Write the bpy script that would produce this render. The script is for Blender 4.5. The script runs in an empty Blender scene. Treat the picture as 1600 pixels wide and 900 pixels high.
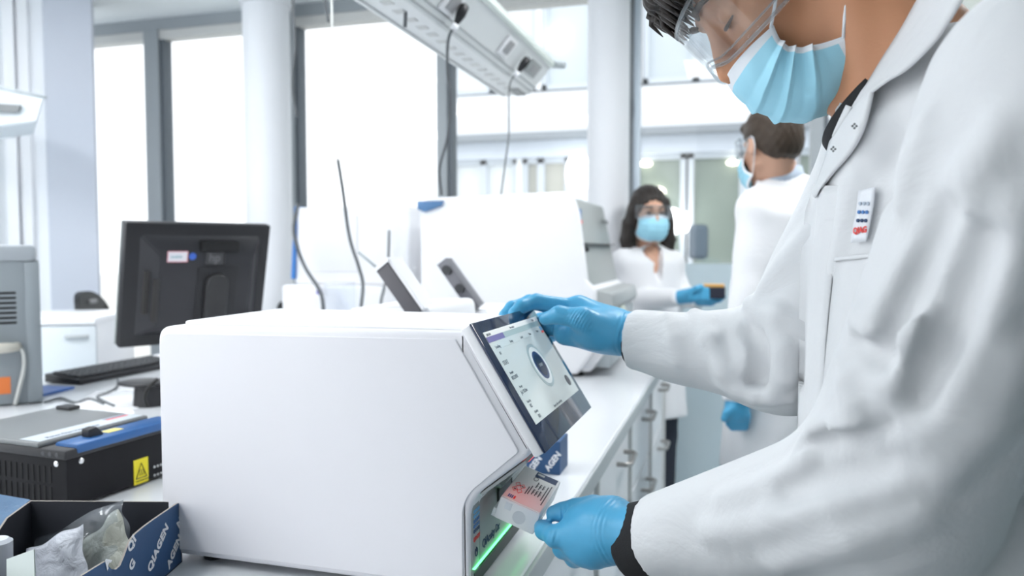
import bpy, bmesh, math, random
import numpy as np
from mathutils import Vector, Matrix, Euler
random.seed(7)
rng = np.random.default_rng(7)
scene = bpy.context.scene
col = scene.collection

# ------------------------------------------------------------------ camera
FPX, CXP, CYP = 1200.0, 800.0, 450.0          # focal length and principal point in pixels of the 1600x900 frame
YAW, PITCH = math.atan(350 / 1200), math.atan(60 / 1200)
CAM = Vector((0, 0, 1.335))
cd = bpy.data.cameras.new('camera'); cam = bpy.data.objects.new('camera', cd); col.objects.link(cam)
cd.sensor_width = 36; cd.lens = 36 * FPX / 1600
cam.location = CAM
cam.rotation_euler = (math.pi / 2 - PITCH, 0, YAW)
cd.clip_start = 0.02; cd.clip_end = 200
cd.dof.use_dof = True; cd.dof.focus_distance = .88; cd.dof.aperture_fstop = 4.4
scene.camera = cam
_R = cam.rotation_euler.to_matrix()
C_R, C_U, C_F = _R @ Vector((1, 0, 0)), _R @ Vector((0, 1, 0)), _R @ Vector((0, 0, -1))

# ------------------------------------------------------------------ world, light, exposure
SKY = 1.15
w = bpy.data.worlds.new('sky'); scene.world = w; w.use_nodes = True
bgn = w.node_tree.nodes['Background']
bgn.inputs[0].default_value = (0.93, 0.965, 1.0, 1); bgn.inputs[1].default_value = SKY
vs = scene.view_settings
vs.view_transform = 'Standard'; vs.look = 'None'; vs.gamma = 1; vs.exposure = 0.8
try: vs.use_curve_mapping = False
except Exception: pass

# ------------------------------------------------------------------ pixel helpers (frame 1600x900 -> points in the room)
def ray(px, py):
    return C_F + ((px - CXP) / FPX) * C_R + ((CYP - py) / FPX) * C_U
def W(px, py, d):
    return CAM + d * ray(px, py)
def onz(px, py, z):
    r = ray(px, py); return CAM + r * ((z - CAM.z) / r.z)
def ony(px, py, y):
    r = ray(px, py); return CAM + r * ((y - CAM.y) / r.y)
def onx(px, py, x):
    r = ray(px, py); return CAM + r * ((x - CAM.x) / r.x)

# ------------------------------------------------------------------ materials
MATS = {}
def mat(name, color, rough=0.5, metal=0.0, bump=0.0, bscale=200.0, trans=0.0, emit=None, estr=0.0,
        var=0.0, vscale=6.0, spec=0.5, alpha=1.0, coat=0.0, ior=1.45, sss=0.0, stretch=None, sheen=0.0, crumple=0.0):
    if name in MATS: return MATS[name]
    m = bpy.data.materials.new(name); m.use_nodes = True
    nt = m.node_tree; b = nt.nodes['Principled BSDF']
    c = tuple(color) + (1,)
    b.inputs['Base Color'].default_value = c
    b.inputs['Roughness'].default_value = rough; b.inputs['Metallic'].default_value = metal
    b.inputs['IOR'].default_value = ior
    b.inputs['Specular IOR Level'].default_value = spec
    b.inputs['Transmission Weight'].default_value = trans
    b.inputs['Alpha'].default_value = alpha
    b.inputs['Coat Weight'].default_value = coat
    if sss:
        b.inputs['Subsurface Weight'].default_value = sss
        b.inputs['Subsurface Radius'].default_value = (0.012, 0.005, 0.003)
    if sheen: b.inputs['Sheen Weight'].default_value = sheen
    if emit is not None:
        b.inputs['Emission Color'].default_value = tuple(emit) + (1,)
        b.inputs['Emission Strength'].default_value = estr
    tc = nt.nodes.new('ShaderNodeTexCoord'); src = tc.outputs['Object']
    if stretch:
        mp = nt.nodes.new('ShaderNodeMapping'); mp.inputs['Scale'].default_value = stretch
        nt.links.new(src, mp.inputs[0]); src = mp.outputs[0]
    n = nt.nodes.new('ShaderNodeTexNoise'); n.inputs['Scale'].default_value = vscale; n.inputs['Detail'].default_value = 4
    nt.links.new(src, n.inputs[0])
    mx = nt.nodes.new('ShaderNodeMix'); mx.data_type = 'RGBA'
    mx.inputs[6].default_value = tuple(max(0, v * (1 - var)) for v in color) + (1,)
    mx.inputs[7].default_value = tuple(min(1, v * (1 + var)) for v in color) + (1,)
    nt.links.new(n.outputs['Fac'], mx.inputs[0]); nt.links.new(mx.outputs[2], b.inputs['Base Color'])
    if bump and crumple:
        n3 = nt.nodes.new('ShaderNodeTexNoise'); n3.inputs['Scale'].default_value = crumple; n3.inputs['Detail'].default_value = 5; n3.inputs['Roughness'].default_value = .55; n3.inputs['Distortion'].default_value = .6
        nt.links.new(src, n3.inputs[0])
    if bump:
        n2 = nt.nodes.new('ShaderNodeTexNoise'); n2.inputs['Scale'].default_value = bscale; n2.inputs['Detail'].default_value = 3
        nt.links.new(src, n2.inputs[0])
        bp = nt.nodes.new('ShaderNodeBump'); bp.inputs['Strength'].default_value = bump; bp.inputs['Distance'].default_value = 0.002
        nt.links.new(n2.outputs['Fac'], bp.inputs['Height']); nt.links.new(bp.outputs[0], b.inputs['Normal'])
        if crumple:
            b3 = nt.nodes.new('ShaderNodeBump'); b3.inputs['Strength'].default_value = .55; b3.inputs['Distance'].default_value = .012
            nt.links.new(n3.outputs['Fac'], b3.inputs['Height']); nt.links.new(b3.outputs[0], bp.inputs['Normal'])
    MATS[name] = m
    return m

def glassy(name, tint=(1, 1, 1), rough=0.03, opac=0.12):
    """thin clear sheet: mostly see-through, a little gloss"""
    if name in MATS: return MATS[name]
    m = bpy.data.materials.new(name); m.use_nodes = True
    nt = m.node_tree; nt.nodes.clear()
    o = nt.nodes.new('ShaderNodeOutputMaterial')
    t = nt.nodes.new('ShaderNodeBsdfTransparent'); t.inputs[0].default_value = tuple(tint) + (1,)
    g = nt.nodes.new('ShaderNodeBsdfGlossy'); g.inputs['Roughness'].default_value = rough
    d = nt.nodes.new('ShaderNodeBsdfTranslucent'); d.inputs[0].default_value = (.9, .95, 1, 1)
    fc = nt.nodes.new('ShaderNodeLayerWeight'); fc.inputs[0].default_value = .5
    pwn = nt.nodes.new('ShaderNodeMath'); pwn.operation = 'POWER'; pwn.inputs[1].default_value = 4.0; nt.links.new(fc.outputs['Facing'], pwn.inputs[0])
    lw = nt.nodes.new('ShaderNodeMapRange'); lw.inputs[3].default_value = .03; lw.inputs[4].default_value = .45; nt.links.new(pwn.outputs[0], lw.inputs[0])
    n = nt.nodes.new('ShaderNodeTexNoise'); n.inputs['Scale'].default_value = 30
    tc = nt.nodes.new('ShaderNodeTexCoord'); nt.links.new(tc.outputs['Object'], n.inputs[0])
    mr = nt.nodes.new('ShaderNodeMapRange'); mr.inputs[3].default_value = opac * 0.7; mr.inputs[4].default_value = opac * 1.3
    nt.links.new(n.outputs['Fac'], mr.inputs[0])
    m1 = nt.nodes.new('ShaderNodeMixShader'); m2 = nt.nodes.new('ShaderNodeMixShader')
    nt.links.new(mr.outputs[0], m1.inputs[0]); nt.links.new(t.outputs[0], m1.inputs[1]); nt.links.new(d.outputs[0], m1.inputs[2])
    nt.links.new(lw.outputs[0], m2.inputs[0]); nt.links.new(m1.outputs[0], m2.inputs[1]); nt.links.new(g.outputs[0], m2.inputs[2])
    nt.links.new(m2.outputs[0], o.inputs[0])
    MATS[name] = m
    return m

WHITE = mat('white_lacquer', (.86, .86, .88), .28, var=.01)
SHELL = mat('instrument_shell', (.86, .85, .885), .38, bump=.04, bscale=900, var=.01)
SHELL2 = mat('instrument_shell_matte', (.85, .85, .87), .5, bump=.04, bscale=700, var=.01)
GREYP = mat('grey_plastic', (.36, .385, .39), .45, bump=.05, bscale=900, var=.02)
LGREY = mat('light_grey_plastic', (.36, .385, .38), .42, bump=.04, bscale=800, var=.02)
MIDGREY = mat('mid_grey_metal', (.17, .18, .185), .42, metal=.0, bump=.05, bscale=900, var=.03)
PALEGREY = mat('pale_grey_metal', (.42, .46, .48), .45, bump=.03, bscale=900, var=.02)
BLACK = mat('black_plastic', (.018, .018, .021), .42, bump=.08, bscale=900, var=.05)
BLACKM = mat('black_metal', (.010, .010, .012), .55, bump=.06, bscale=1200, var=.05, spec=.2)
DARK = mat('dark_charcoal', (.04, .042, .047), .45, bump=.05, bscale=700, var=.03)
NAVY = mat('navy_print', (.02, .05, .13), .55, var=.04)
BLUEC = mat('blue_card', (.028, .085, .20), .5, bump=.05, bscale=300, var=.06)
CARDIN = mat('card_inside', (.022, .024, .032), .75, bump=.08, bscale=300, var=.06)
CARDEDGE = mat('card_edge', (.33, .30, .27), .9, bump=.1, bscale=500, var=.1)
PRINTW = mat('white_print', (.86, .87, .9), .55, var=.01)
BLUEL = mat('blue_lacquer', (.028, .11, .30), .33, var=.05)
BLUET = mat('blue_trim', (.05, .20, .55), .4, var=.03)
RED = mat('red_print', (.75, .06, .05), .5, var=.03)
SKYB = mat('light_blue_print', (.18, .48, .75), .5, var=.03)
MIDB = mat('mid_blue_print', (.06, .18, .45), .5, var=.03)
YEL = mat('yellow_sticker', (.72, .62, .02), .45, var=.03)
ORANGE = mat('orange_sticker', (.75, .20, .05), .5, var=.03)
STEEL = mat('brushed_steel', (.42, .40, .38), .35, metal=.9, bump=.03, bscale=500, var=.04)
CHROME = mat('chrome', (.75, .75, .75), .18, metal=1.0, var=.01)
RUBBER = mat('black_rubber', (.02, .02, .02), .7, bump=.05, bscale=500, var=.05)
CABLEG = mat('grey_cable', (.12, .13, .14), .55, var=.05)
CABLEL = mat('pale_cable', (.55, .56, .54), .5, var=.03)
WALLM = mat('wall_paint', (.80, .82, .86), .8, bump=.06, bscale=250, var=.015)
CEILM = mat('ceiling_paint', (.80, .83, .84), .85, bump=.08, bscale=200, var=.02)
FLOORM = mat('floor_vinyl', (.50, .60, .65), .32, bump=.03, bscale=60, var=.05, vscale=3)
FRAMEM = mat('window_frame_grey', (.34, .37, .39), .45, bump=.03, bscale=500, var=.03)
FRAMED = mat('window_gasket_dark', (.12, .14, .16), .5, var=.05)
COLM = mat('column_paint', (.80, .81, .84), .6, bump=.04, bscale=150, var=.015)
FACW = mat('facade_white', (.86, .88, .90), .7, bump=.04, bscale=40, var=.02)
GLASS = glassy('window_glass', (1, 1, 1), .02, .02)

# ------------------------------------------------------------------ mesh helpers
WORLDB = set()
def link(name, me, m=None, parent=None, smooth=False):
    if m is not None:
        if isinstance(m, (list, tuple)):
            for q in m: me.materials.append(q)
        else: me.materials.append(m)
    o = bpy.data.objects.new(name, me); col.objects.link(o)
    if parent is not None:
        o.parent = parent
        if parent.name in WORLDB: o.matrix_parent_inverse = parent.matrix_basis.inverted()
    if smooth:
        for p in me.polygons: p.use_smooth = True
    return o
def obj(name, bm, m=None, parent=None, smooth=False, ang=None):
    me = bpy.data.meshes.new(name); bm.normal_update(); bm.to_mesh(me); bm.free()
    o = link(name, me, m, parent, smooth)
    if ang is not None:
        for p in me.polygons: p.use_smooth = True
        try: me.set_sharp_from_angle(angle=math.radians(ang))
        except Exception: pass
    return o
def tag(o, label=None, cat=None, group=None, kind=None):
    if label: o['label'] = label
    if cat: o['category'] = cat
    if group: o['group'] = group
    if kind: o['kind'] = kind
    return o
def thing(name, label, cat, loc=(0, 0, 0), rotz=0.0, group=None, kind=None, local=False):
    # an Empty at the thing's base; its parts are modelled in room coordinates unless local
    o = bpy.data.objects.new(name, None); col.objects.link(o)
    o.location = loc; o.rotation_euler = (0, 0, rotz); o.empty_display_size = .05
    if not local: WORLDB.add(o.name)
    return tag(o, label, cat, group, kind)
def struct(o, label, cat='structure'):
    return tag(o, label, cat, kind='structure')
def B(): return bmesh.new()
def xf(bm, verts, M):
    bmesh.ops.transform(bm, matrix=M, verts=verts)
def box(bm, x0, x1, y0, y1, z0, z1, bev=0.0, seg=2, M=None):
    g = bmesh.ops.create_cube(bm, size=1.0); v = g['verts']
    xf(bm, v, Matrix.Translation(((x0 + x1) / 2, (y0 + y1) / 2, (z0 + z1) / 2)) @ Matrix.Diagonal((x1 - x0, y1 - y0, z1 - z0, 1)))
    if bev:
        es = list({e for q in v for e in q.link_edges})
        r = bmesh.ops.bevel(bm, geom=es, offset=bev, segments=seg, profile=.5, affect='EDGES')
        v = list({q for f in r['faces'] for q in f.verts} | {q for q in v if q.is_valid})
    if M is not None: xf(bm, v, M)
    return v
def cyl(bm, p0, p1, r0, r1=None, seg=20, cap=True):
    p0, p1 = Vector(p0), Vector(p1); r1 = r0 if r1 is None else r1
    d = p1 - p0
    g = bmesh.ops.create_cone(bm, cap_ends=cap, segments=seg, radius1=r0, radius2=r1, depth=d.length)
    xf(bm, g['verts'], Matrix.Translation((p0 + p1) / 2) @ d.to_track_quat('Z', 'Y').to_matrix().to_4x4())
    return g['verts']
def sph(bm, c, r, u=20, v=12, M=None):
    g = bmesh.ops.create_uvsphere(bm, u_segments=u, v_segments=v, radius=1.0)
    s = r if isinstance(r, (tuple, list)) else (r, r, r)
    xf(bm, g['verts'], Matrix.Translation(c) @ (M or Matrix()) @ Matrix.Diagonal((*s, 1)))
    return g['verts']
def spline(pts, n=8):
    """Catmull-Rom through the points"""
    P = [Vector(p) for p in pts]
    if len(P) < 3: 
        return [P[0].lerp(P[-1], i / n) for i in range(n + 1)]
    out = []
    for i in range(len(P) - 1):
        a = P[i - 1] if i else P[0] * 2 - P[1]; b, c = P[i], P[i + 1]
        e = P[i + 2] if i + 2 < len(P) else P[-1] * 2 - P[-2]
        for k in range(n):
            t = k / n
            out.append(.5 * ((2 * b) + (c - a) * t + (2 * a - 5 * b + 4 * c - e) * t * t + (3 * b - a - 3 * c + e) * t ** 3))
    out.append(P[-1]); return out
def tube(bm, pts, r, seg=10, cap=True):
    P = [Vector(p) for p in pts]; rings = []
    rr = r if isinstance(r, (list, tuple)) else [r] * len(P)
    up = None
    for i, p in enumerate(P):
        t = (P[min(i + 1, len(P) - 1)] - P[max(i - 1, 0)]).normalized()
        if up is None: up = t.orthogonal().normalized()
        up = (up - t * up.dot(t))
        up = up.normalized() if up.length > 1e-6 else t.orthogonal().normalized()
        s = t.cross(up)
        rings.append([bm.verts.new(p + rr[i] * (math.cos(a) * up + math.sin(a) * s)) for a in [2 * math.pi * k / seg for k in range(seg)]])
    for a, b in zip(rings, rings[1:]):
        for k in range(seg):
            bm.faces.new((a[k], a[(k + 1) % seg], b[(k + 1) % seg], b[k]))
    if cap:
        bm.faces.new(rings[0][::-1]); bm.faces.new(rings[-1])
def prism(bm, poly, a0, a1, axis='y', bev=0.0, seg=2):
    """poly in the plane normal to axis: y -> (x,z), x -> (y,z), z -> (x,y)"""
    def pt(u, v, a):
        return {'y': (u, a, v), 'x': (a, u, v), 'z': (u, v, a)}[axis]
    A = [bm.verts.new(pt(u, v, a0)) for u, v in poly]; Bv = [bm.verts.new(pt(u, v, a1)) for u, v in poly]
    n = len(poly); fs = []
    fa = bm.faces.new(A); fb = bm.faces.new(Bv[::-1]); fs += [fa, fb]
    for i in range(n): fs.append(bm.faces.new((A[i], Bv[i], Bv[(i + 1) % n], A[(i + 1) % n])))
    bmesh.ops.recalc_face_normals(bm, faces=fs)
    if bev:
        es = list(set(fa.edges) | set(fb.edges))
        bmesh.ops.bevel(bm, geom=es, offset=bev, segments=seg, profile=.5, affect='EDGES')
def rounded(poly, radii, n=6):
    """2-D polygon with rounded corners"""
    out = []; N = len(poly)
    for i, p in enumerate(poly):
        r = radii[i] if isinstance(radii, (list, tuple)) else radii
        p = Vector(p); a = Vector(poly[i - 1]) - p; b = Vector(poly[(i + 1) % N]) - p
        if r <= 0: out.append(tuple(p)); continue
        an = a.angle(b); t = min(r / math.tan(an / 2), a.length * .49, b.length * .49)
        p0 = p + a.normalized() * t; p1 = p + b.normalized() * t
        for k in range(n + 1):
            s = k / n
            out.append(tuple((1 - s) ** 2 * p0 + 2 * s * (1 - s) * p + s * s * p1))
    return out
def frame3(o, x, y):
    """4x4 whose local x, y axes lie along the given vectors"""
    x = Vector(x).normalized(); z = x.cross(Vector(y)).normalized(); y = z.cross(x)
    M = Matrix((x, y, z)).transposed().to_4x4(); M.translation = Vector(o); return M
def text_obj(name, s, size, M, m, parent=None, fat=0.0, depth=0.0003, align='LEFT', sx=1.0, spacing=1.0):
    c = bpy.data.curves.new('t', 'FONT'); c.body = s; c.size = size; c.offset = fat; c.extrude = depth
    c.align_x = align; c.space_character = spacing; c.resolution_u = 3
    t = bpy.data.objects.new('t', c); col.objects.link(t)
    dg = bpy.context.evaluated_depsgraph_get()
    me = bpy.data.meshes.new_from_object(t.evaluated_get(dg))
    bpy.data.objects.remove(t); bpy.data.curves.remove(c)
    me.name = name
    me.transform(M @ Matrix.Diagonal((sx, 1, 1, 1)))
    return link(name, me, m, parent)
def quad_sheet(bm, grid, thick=0.0):
    """grid[i][j] of points -> sheet"""
    V = [[bm.verts.new(p) for p in row] for row in grid]
    for a, b in zip(V, V[1:]):
        for j in range(len(a) - 1):
            bm.faces.new((a[j], a[j + 1], b[j + 1], b[j]))
    return V
def solidify(o, t, offset=0.0):
    md = o.modifiers.new('thickness', 'SOLIDIFY'); md.thickness = t; md.offset = offset; return o
def subsurf(o, n=1):
    md = o.modifiers.new('smooth', 'SUBSURF'); md.levels = n; md.render_levels = n; return o
def copy_tree(o, parent=None):
    c = o.copy(); col.objects.link(c)
    if parent is not None: c.parent = parent
    for ch in [q for q in bpy.data.objects if q.parent == o]: copy_tree(ch, c)
    return c
def line_w(p, q, n=1): return [Vector(p).lerp(Vector(q), i / n) for i in range(n + 1)]
# ================================================================== THE ROOM
YW = 4.0                                   # window wall
ZC = 2.75                                   # ceiling
b = B(); box(b, -7, 2.6, -2.6, YW + .25, -.1, 0); struct(obj('floor', b, FLOORM), 'pale blue-grey vinyl lab floor', 'floor')
b = B(); box(b, -7, 2.6, -2.6, YW + .25, ZC, ZC + .1); struct(obj('ceiling', b, CEILM), 'white lab ceiling above the windows', 'ceiling')
b = B(); box(b, 2.5, 2.6, -2.6, YW + .25, 0, ZC); struct(obj('wall_right', b, mat('sage_wall', (.36, .39, .38), .8, bump=.05, bscale=100, var=.03)), 'pale grey-green side wall right of the lab', 'wall')
b = B(); box(b, -.45, 2.5, -1.15, -1.05, 0, ZC); struct(obj('wall_shade', b, mat('shade_wall_dark', (.13, .15, .145), .8, bump=.05, bscale=100, var=.03)), 'unseen dark wall set close behind the viewpoint to shade the near sleeve', 'wall')  # unseen wall, brought close and darkened to shade the near sleeve

# window wall: head beam, low parapet, mullions and panes
b = B(); box(b, -7, 2.5, YW - .02, YW + .2, 2.68, ZC, .0); struct(obj('trim_1', b, FRAMEM), 'grey window head rail under the ceiling', 'trim')
b = B(); box(b, -7, -.72, YW - .02, YW + .2, 0, .55, .0); struct(obj('wall_window', b, WALLM), 'low white wall under the left windows', 'wall')
mull = [ony(243, 200, YW).x, ony(455, 200, YW).x, ony(693, 200, YW).x, ony(983, 200, YW).x, ony(1277, 200, YW).x, 1.6]
wid = [.105, .075, .06, .06, .055, .06]
xs_open = [-4.2] + mull + [2.5]
for i in range(len(xs_open) - 1):
    x0, x1 = xs_open[i], xs_open[i + 1]
    wnd = thing('window_%d' % (i + 1), '', '', ((x0 + x1) / 2, YW, .55))
    struct(wnd, ['tall bright window left of the grey mullion', 'tall bright window between grey mullion and round column',
                 'wide bright window behind the white instruments', 'window showing the white building across the yard',
                 'glazing with frosted lower band behind the rack holder', 'glazing right of the grey post, behind the aisle',
                 'last window pane by the right wall'][i], 'window')
    zlo = .55 if i < 4 else 0.0
    if i < len(mull):
        wm = wid[i]
        b = B(); box(b, mull[i] - wm / 2, mull[i] + wm / 2, YW - .03, YW + .09, zlo, 2.68, .004)
        obj('mullion', b, FRAMEM, wnd)
        b = B(); box(b, mull[i] + wm / 2, mull[i] + wm / 2 + .022, YW - .01, YW + .07, zlo, 2.68)
        obj('gasket', b, FRAMED, wnd)
    b = B(); box(b, x0 + .03, x1 - .03, YW + .03, YW + .036, zlo + .03, 2.68); obj('pane', b, GLASS, wnd)
    b = B(); box(b, x0, x1, YW - .02, YW + .08, zlo, zlo + .05, .004); obj('sill_rail', b, FRAMEM, wnd)
    b = B(); box(b, x0 + .02, x1 - .02, YW - .015, YW + .07, 2.625, 2.68, .003); obj('head_rail', b, mat('pale_rail', (.62, .62, .60), .5, var=.03), wnd)
    if i in (4, 5, 6):
        b = B(); box(b, x0 + .03, x1 - .03, YW - .004, YW + .010, .05, 1.265)
        obj('frosted_band', b, mat('frosted_film', (.74, .85, .90), .35, var=.08, vscale=3, trans=.25), wnd)
# round columns
def column(px, dia, d, label, n):
    p = W(px, 300, d); bb = B(); cyl(bb, (p.x, p.y, 0), (p.x, p.y, ZC - .02), dia / 2, seg=40)
    cyl(bb, (p.x, p.y, ZC - .09), (p.x, p.y, ZC), dia / 2 + .012, seg=40)
    struct(obj('column_%d' % n, bb, COLM, None, ang=40), label, 'column')
column(420, .25, 4.25, 'white round column in front of the left windows', 1)
column(950, .208, 3.85, 'pale grey round column behind the large instrument', 2)
# square pier at the left and the bright wall beside it
q0, q1 = W(75, 300, 4.05), W(150, 300, 4.15)
dirp = (q1 - q0).normalized(); nrm = Vector((dirp.y, -dirp.x, 0))
b = B()
c0, c1 = Vector((q0.x, q0.y, 0)), Vector((q1.x, q1.y, 0))
pts = [c0, c1, c1 - nrm * .45, c0 - nrm * .45]
prism(b, [(p.x, p.y) for p in pts], 0, ZC, 'z', .004)
struct(obj('wall_pier', b, mat('pier_paint', (.54, .57, .64), .75, bump=.05, bscale=200, var=.015)), 'lavender-white square pier left of the tall windows', 'wall')
e0 = c0 - nrm * .02
b = B(); pts = [e0 - dirp * 2.6, e0 - dirp * .002, e0 - dirp * .002 - nrm * .2, e0 - dirp * 2.6 - nrm * .2]
prism(b, [(p.x, p.y) for p in pts], 0, ZC, 'z')
struct(obj('wall_left', b, WALLM), 'bright white wall at the far left edge', 'wall')
for k, t0 in enumerate((.07, .13, .19)):
    b = B(); a0 = e0 - dirp * (t0 + .055 * (k == 2)); a1 = a0 - dirp * .05
    pts = [a0 + nrm * (.02 + .02 * k), a1 + nrm * (.02 + .02 * k), a1 - nrm * .01, a0 - nrm * .01]
    prism(b, [(p.x, p.y) for p in pts], 0, ZC, 'z', .004)
    struct(obj('trim_%d' % (k + 2), b, [COLM, COLM, mat('sage_trim', (.62, .68, .62), .6, var=.02)][k]), ['narrow white wall strip beside the pier', 'middle white wall strip at the left edge', 'pale sage wall strip at the left frame edge'][k], 'trim')

# added ceiling fill lamps, out of view, placed and tuned to light the scene
def LAMPE(e): return mat('fill_diffuser_%d' % e, (1, 1, 1), .5, emit=(.97, .985, 1.0), estr=float(e))
for i, (x, y, le) in enumerate([(-1.5, -1.5, 2), (-1.6, .0, 11), (-2.5, .9, 12), (-2.6, 2.4, 5), (.9, 2.6, 20), (-3.6, -.6, 16), (-3.6, .9, 16), (-.1, 2.0, 9)]):
    t = thing('ceiling_fill_lamp', ['added ceiling fill lamp behind the viewpoint, left', 'added ceiling fill lamp left of the viewpoint', 'added ceiling fill lamp over the dark heat sealer', 'added ceiling fill lamp over the monitor', 'added ceiling fill lamp over the aisle', 'added ceiling fill lamp far left, in front', 'added ceiling fill lamp far left, by the pier', 'added ceiling fill lamp above the row of drawers'][i], 'ceiling lamp', (x, y, ZC), group='added ceiling fill lamps')
    b = B(); box(b, x - .31, x + .31, y - .31, y + .31, ZC - .045, ZC, .004); obj('lamp_frame', b, WHITE, t)
    b = B(); box(b, x - .28, x + .28, y - .28, y + .28, ZC - .05, ZC - .044); obj('diffuser', b, LAMPE(le), t)

# ------------------------------------------------------------------ outside: the building across the yard
YF = 10.5
fx0 = ony(700, 200, YF).x; fx1 = fx0 + 12.5
fac = thing('facade_building', 'white office building seen through the glass across the yard', 'building', ((fx0 + fx1) / 2, YF, 0))
def zf(py, px=1050): return ony(px, py, YF).z
b = B()
zA, zB, zC_, zD = zf(132), zf(203), zf(212), zf(240)
box(b, fx0, fx1, YF, YF + .5, zB, zA); obj('spandrel', b, FACW, fac)
b = B(); box(b, fx0, fx1, YF - .35, YF + .5, zC_ - .01, zB); obj('ledge', b, mat('ledge_grey', (.30, .33, .36), .6, var=.05), fac)
b = B(); box(b, fx0, fx1, YF - .12, YF + .5, zD, zC_ - .01); obj('fascia', b, mat('fascia_blue_white', (.66, .72, .80), .6, var=.03), fac)
b = B(); box(b, fx0, fx1, YF, YF + .5, zf(20) + 1.9, zf(20) + 4.2); obj('upper_spandrel', b, FACW, fac)
b = B(); box(b, fx0 - .05, fx1, YF + .5, YF + 6, -.5, zf(20) + 4.2); obj('core', b, mat('facade_core', (.42, .45, .42), .8, var=.1, vscale=.6), fac)
b = B(); box(b, fx0, fx1, YF - .02, YF + .5, -.4, .35); obj('plinth', b, FACW, fac)
GREENG = mat('facade_glass_dim', (.26, .31, .27), .12, var=.22, vscale=.9)
PALEG = mat('facade_glass_pale', (.58, .64, .68), .15, var=.12, vscale=.7)
FR2 = mat('facade_frame', (.62, .67, .72), .5, var=.03)
# upper storey windows with blinds, lower storey windows with posts
def fwin(px0, px1, zlo, zhi, gm, split, blind=0, lamp=None):
    x0, x1 = ony(px0, 200, YF).x, ony(px1, 200, YF).x
    bb = B(); wfr = .07
    for (a, c, e, f) in ((x0, x1, zhi - wfr, zhi), (x0, x1, zlo, zlo + wfr), (x0, x0 + wfr, zlo, zhi), (x1 - wfr, x1, zlo, zhi)):
        box(bb, a, c, YF + .02, YF + .16, e, f)
    for s in split:
        xm = x0 + (x1 - x0) * s; box(bb, xm - .05, xm + .05, YF + .02, YF + .16, zlo, zhi)
    wo = obj('window', bb, FR2, fac)
    cuts = [0] + list(split) + [1]
    for a, c in zip(cuts, cuts[1:]):
        bb = B(); box(bb, x0 + (x1 - x0) * a + .05, x0 + (x1 - x0) * c - .05, YF + .1, YF + .12, zlo + .05, zhi - .05); obj('pane', bb, gm, wo)
    for k in range(blind):
        bb = B(); zz = zhi - .04 - k * .07
        box(bb, x0 + .05, x1 - .05, YF - .02, YF + .03, zz - .05, zz, M=None); obj('blind_slat', bb, FACW, wo)
    return wo
zU0, zU1 = zf(128), zf(20) + 1.9
fwin(846, 1000, zU0, zU1, PALEG, (.55,), 10); fwin(1004, 1165, zU0, zU1, PALEG, (.52,), 9); fwin(1175, 1420, zU0, zU1, PALEG, (.4, .7), 9)
fwin(702, 838, zU0, zU1, mat('facade_glass_bright', (.8, .84, .86), .15, var=.05), (.5,), 9)
fwin(702, 808, .35, zD, mat('facade_glass_bright', (.8, .84, .86), .15), (.5,))
fwin(816, 912, .35, zD, mat('facade_glass_warm', (.52, .52, .46), .15, var=.15, vscale=.8), (.3, .75))
fwin(935, 1072, .35, zD, GREENG, (.42,)); fwin(1076, 1165, .35, zD, GREENG, ()); fwin(1190, 1300, .35, zD, GREENG, (.5,)); fwin(1310, 1500, .35, zD, GREENG, (.5,))
# pilasters between
for k, (pa, pb) in enumerate(((808, 816), (912, 935), (1165, 1190), (1300, 1310))):
    b = B(); box(b, ony(pa, 200, YF).x, ony(pb, 200, YF).x, YF - .03, YF + .5, .35, zD); obj('pilaster', b, FACW, fac)
for k, (pa, pb) in enumerate(((838, 846), (1000, 1004), (1165, 1175))):
    b = B(); box(b, ony(pa, 60, YF).x, ony(pb, 60, YF).x, YF - .03, YF + .5, zU0, zU1); obj('pilaster', b, FACW, fac)
# lit lamps inside the far rooms
GLOW = mat('warm_lamp', (1, .95, .82), .5, emit=(1, .94, .78), estr=2.2)
GLOWW = mat('lamp_and_reflection', (1, 1, 1), .5, emit=(.95, .98, 1), estr=3.0)
def blob(px, py, wpx, hpx, y, m, name, label):
    p = ony(px, py, y); d = (p - CAM).dot(C_F); rx, rz = wpx / FPX * d / 2, hpx / FPX * d / 2
    bb = B(); sph(bb, p, (rx, min(rx, .12), rz))
    if label is None: return obj(name, bb, m, fac, True)
    t = thing(name, label, 'lamp', (p.x, p.y, -.3)); obj('globe', bb, m, t, True)
    bb = B(); cyl(bb, (p.x, p.y, -.3), (p.x, p.y, p.z - rz * .9), .03, seg=12); obj('pole', bb, FACW, t, True)
blob(903, 271, 38, 70, YF - .6, GLOWW, 'globe_lamp', 'large white globe lamp outside beside the round column')
for k, (px, py, wp, hp, lab) in enumerate(((1023, 300, 34, 18, 'broad warm pendant lamp behind the far glass above the dark hair'),
        (1009, 256, 20, 9, 'small warm lamp at the top left of the far glazing'), (1143, 205, 26, 14, 'upper warm lamp beside the standing man\'s face'),
        (1144, 232, 22, 12, 'middle warm lamp beside the standing man\'s face'), (1145, 254, 20, 9, 'lowest warm lamp beside the standing man\'s face'),
        (870, 60, 34, 20, 'warm lamp in the upper far window left of the column'), (1297, 200, 34, 22, 'warm lamp behind the far glass by the white collar'),
        (1264, 226, 22, 9, 'flat warm lamp right of the standing man\'s hair'))):
    blob(px, py, wp, hp, YF + .05, GLOW, 'pendant_lamp', None)
blob(1052, 346, 28, 42, YF - .3, GLOWW, 'lamp_reflection', None)  # glowing ellipse standing in for the reflection of a round lamp
blob(1071, 347, 14, 32, YF - .28, GLOWW, 'lamp_reflection', None)  # second glowing ellipse of the same lamp reflection
p = ony(1090, 372, YF - 1.2)
ch = thing('garden_chair', 'dark blue chair seen far behind the frosted glass', 'chair', (p.x, p.y, 0))
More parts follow.
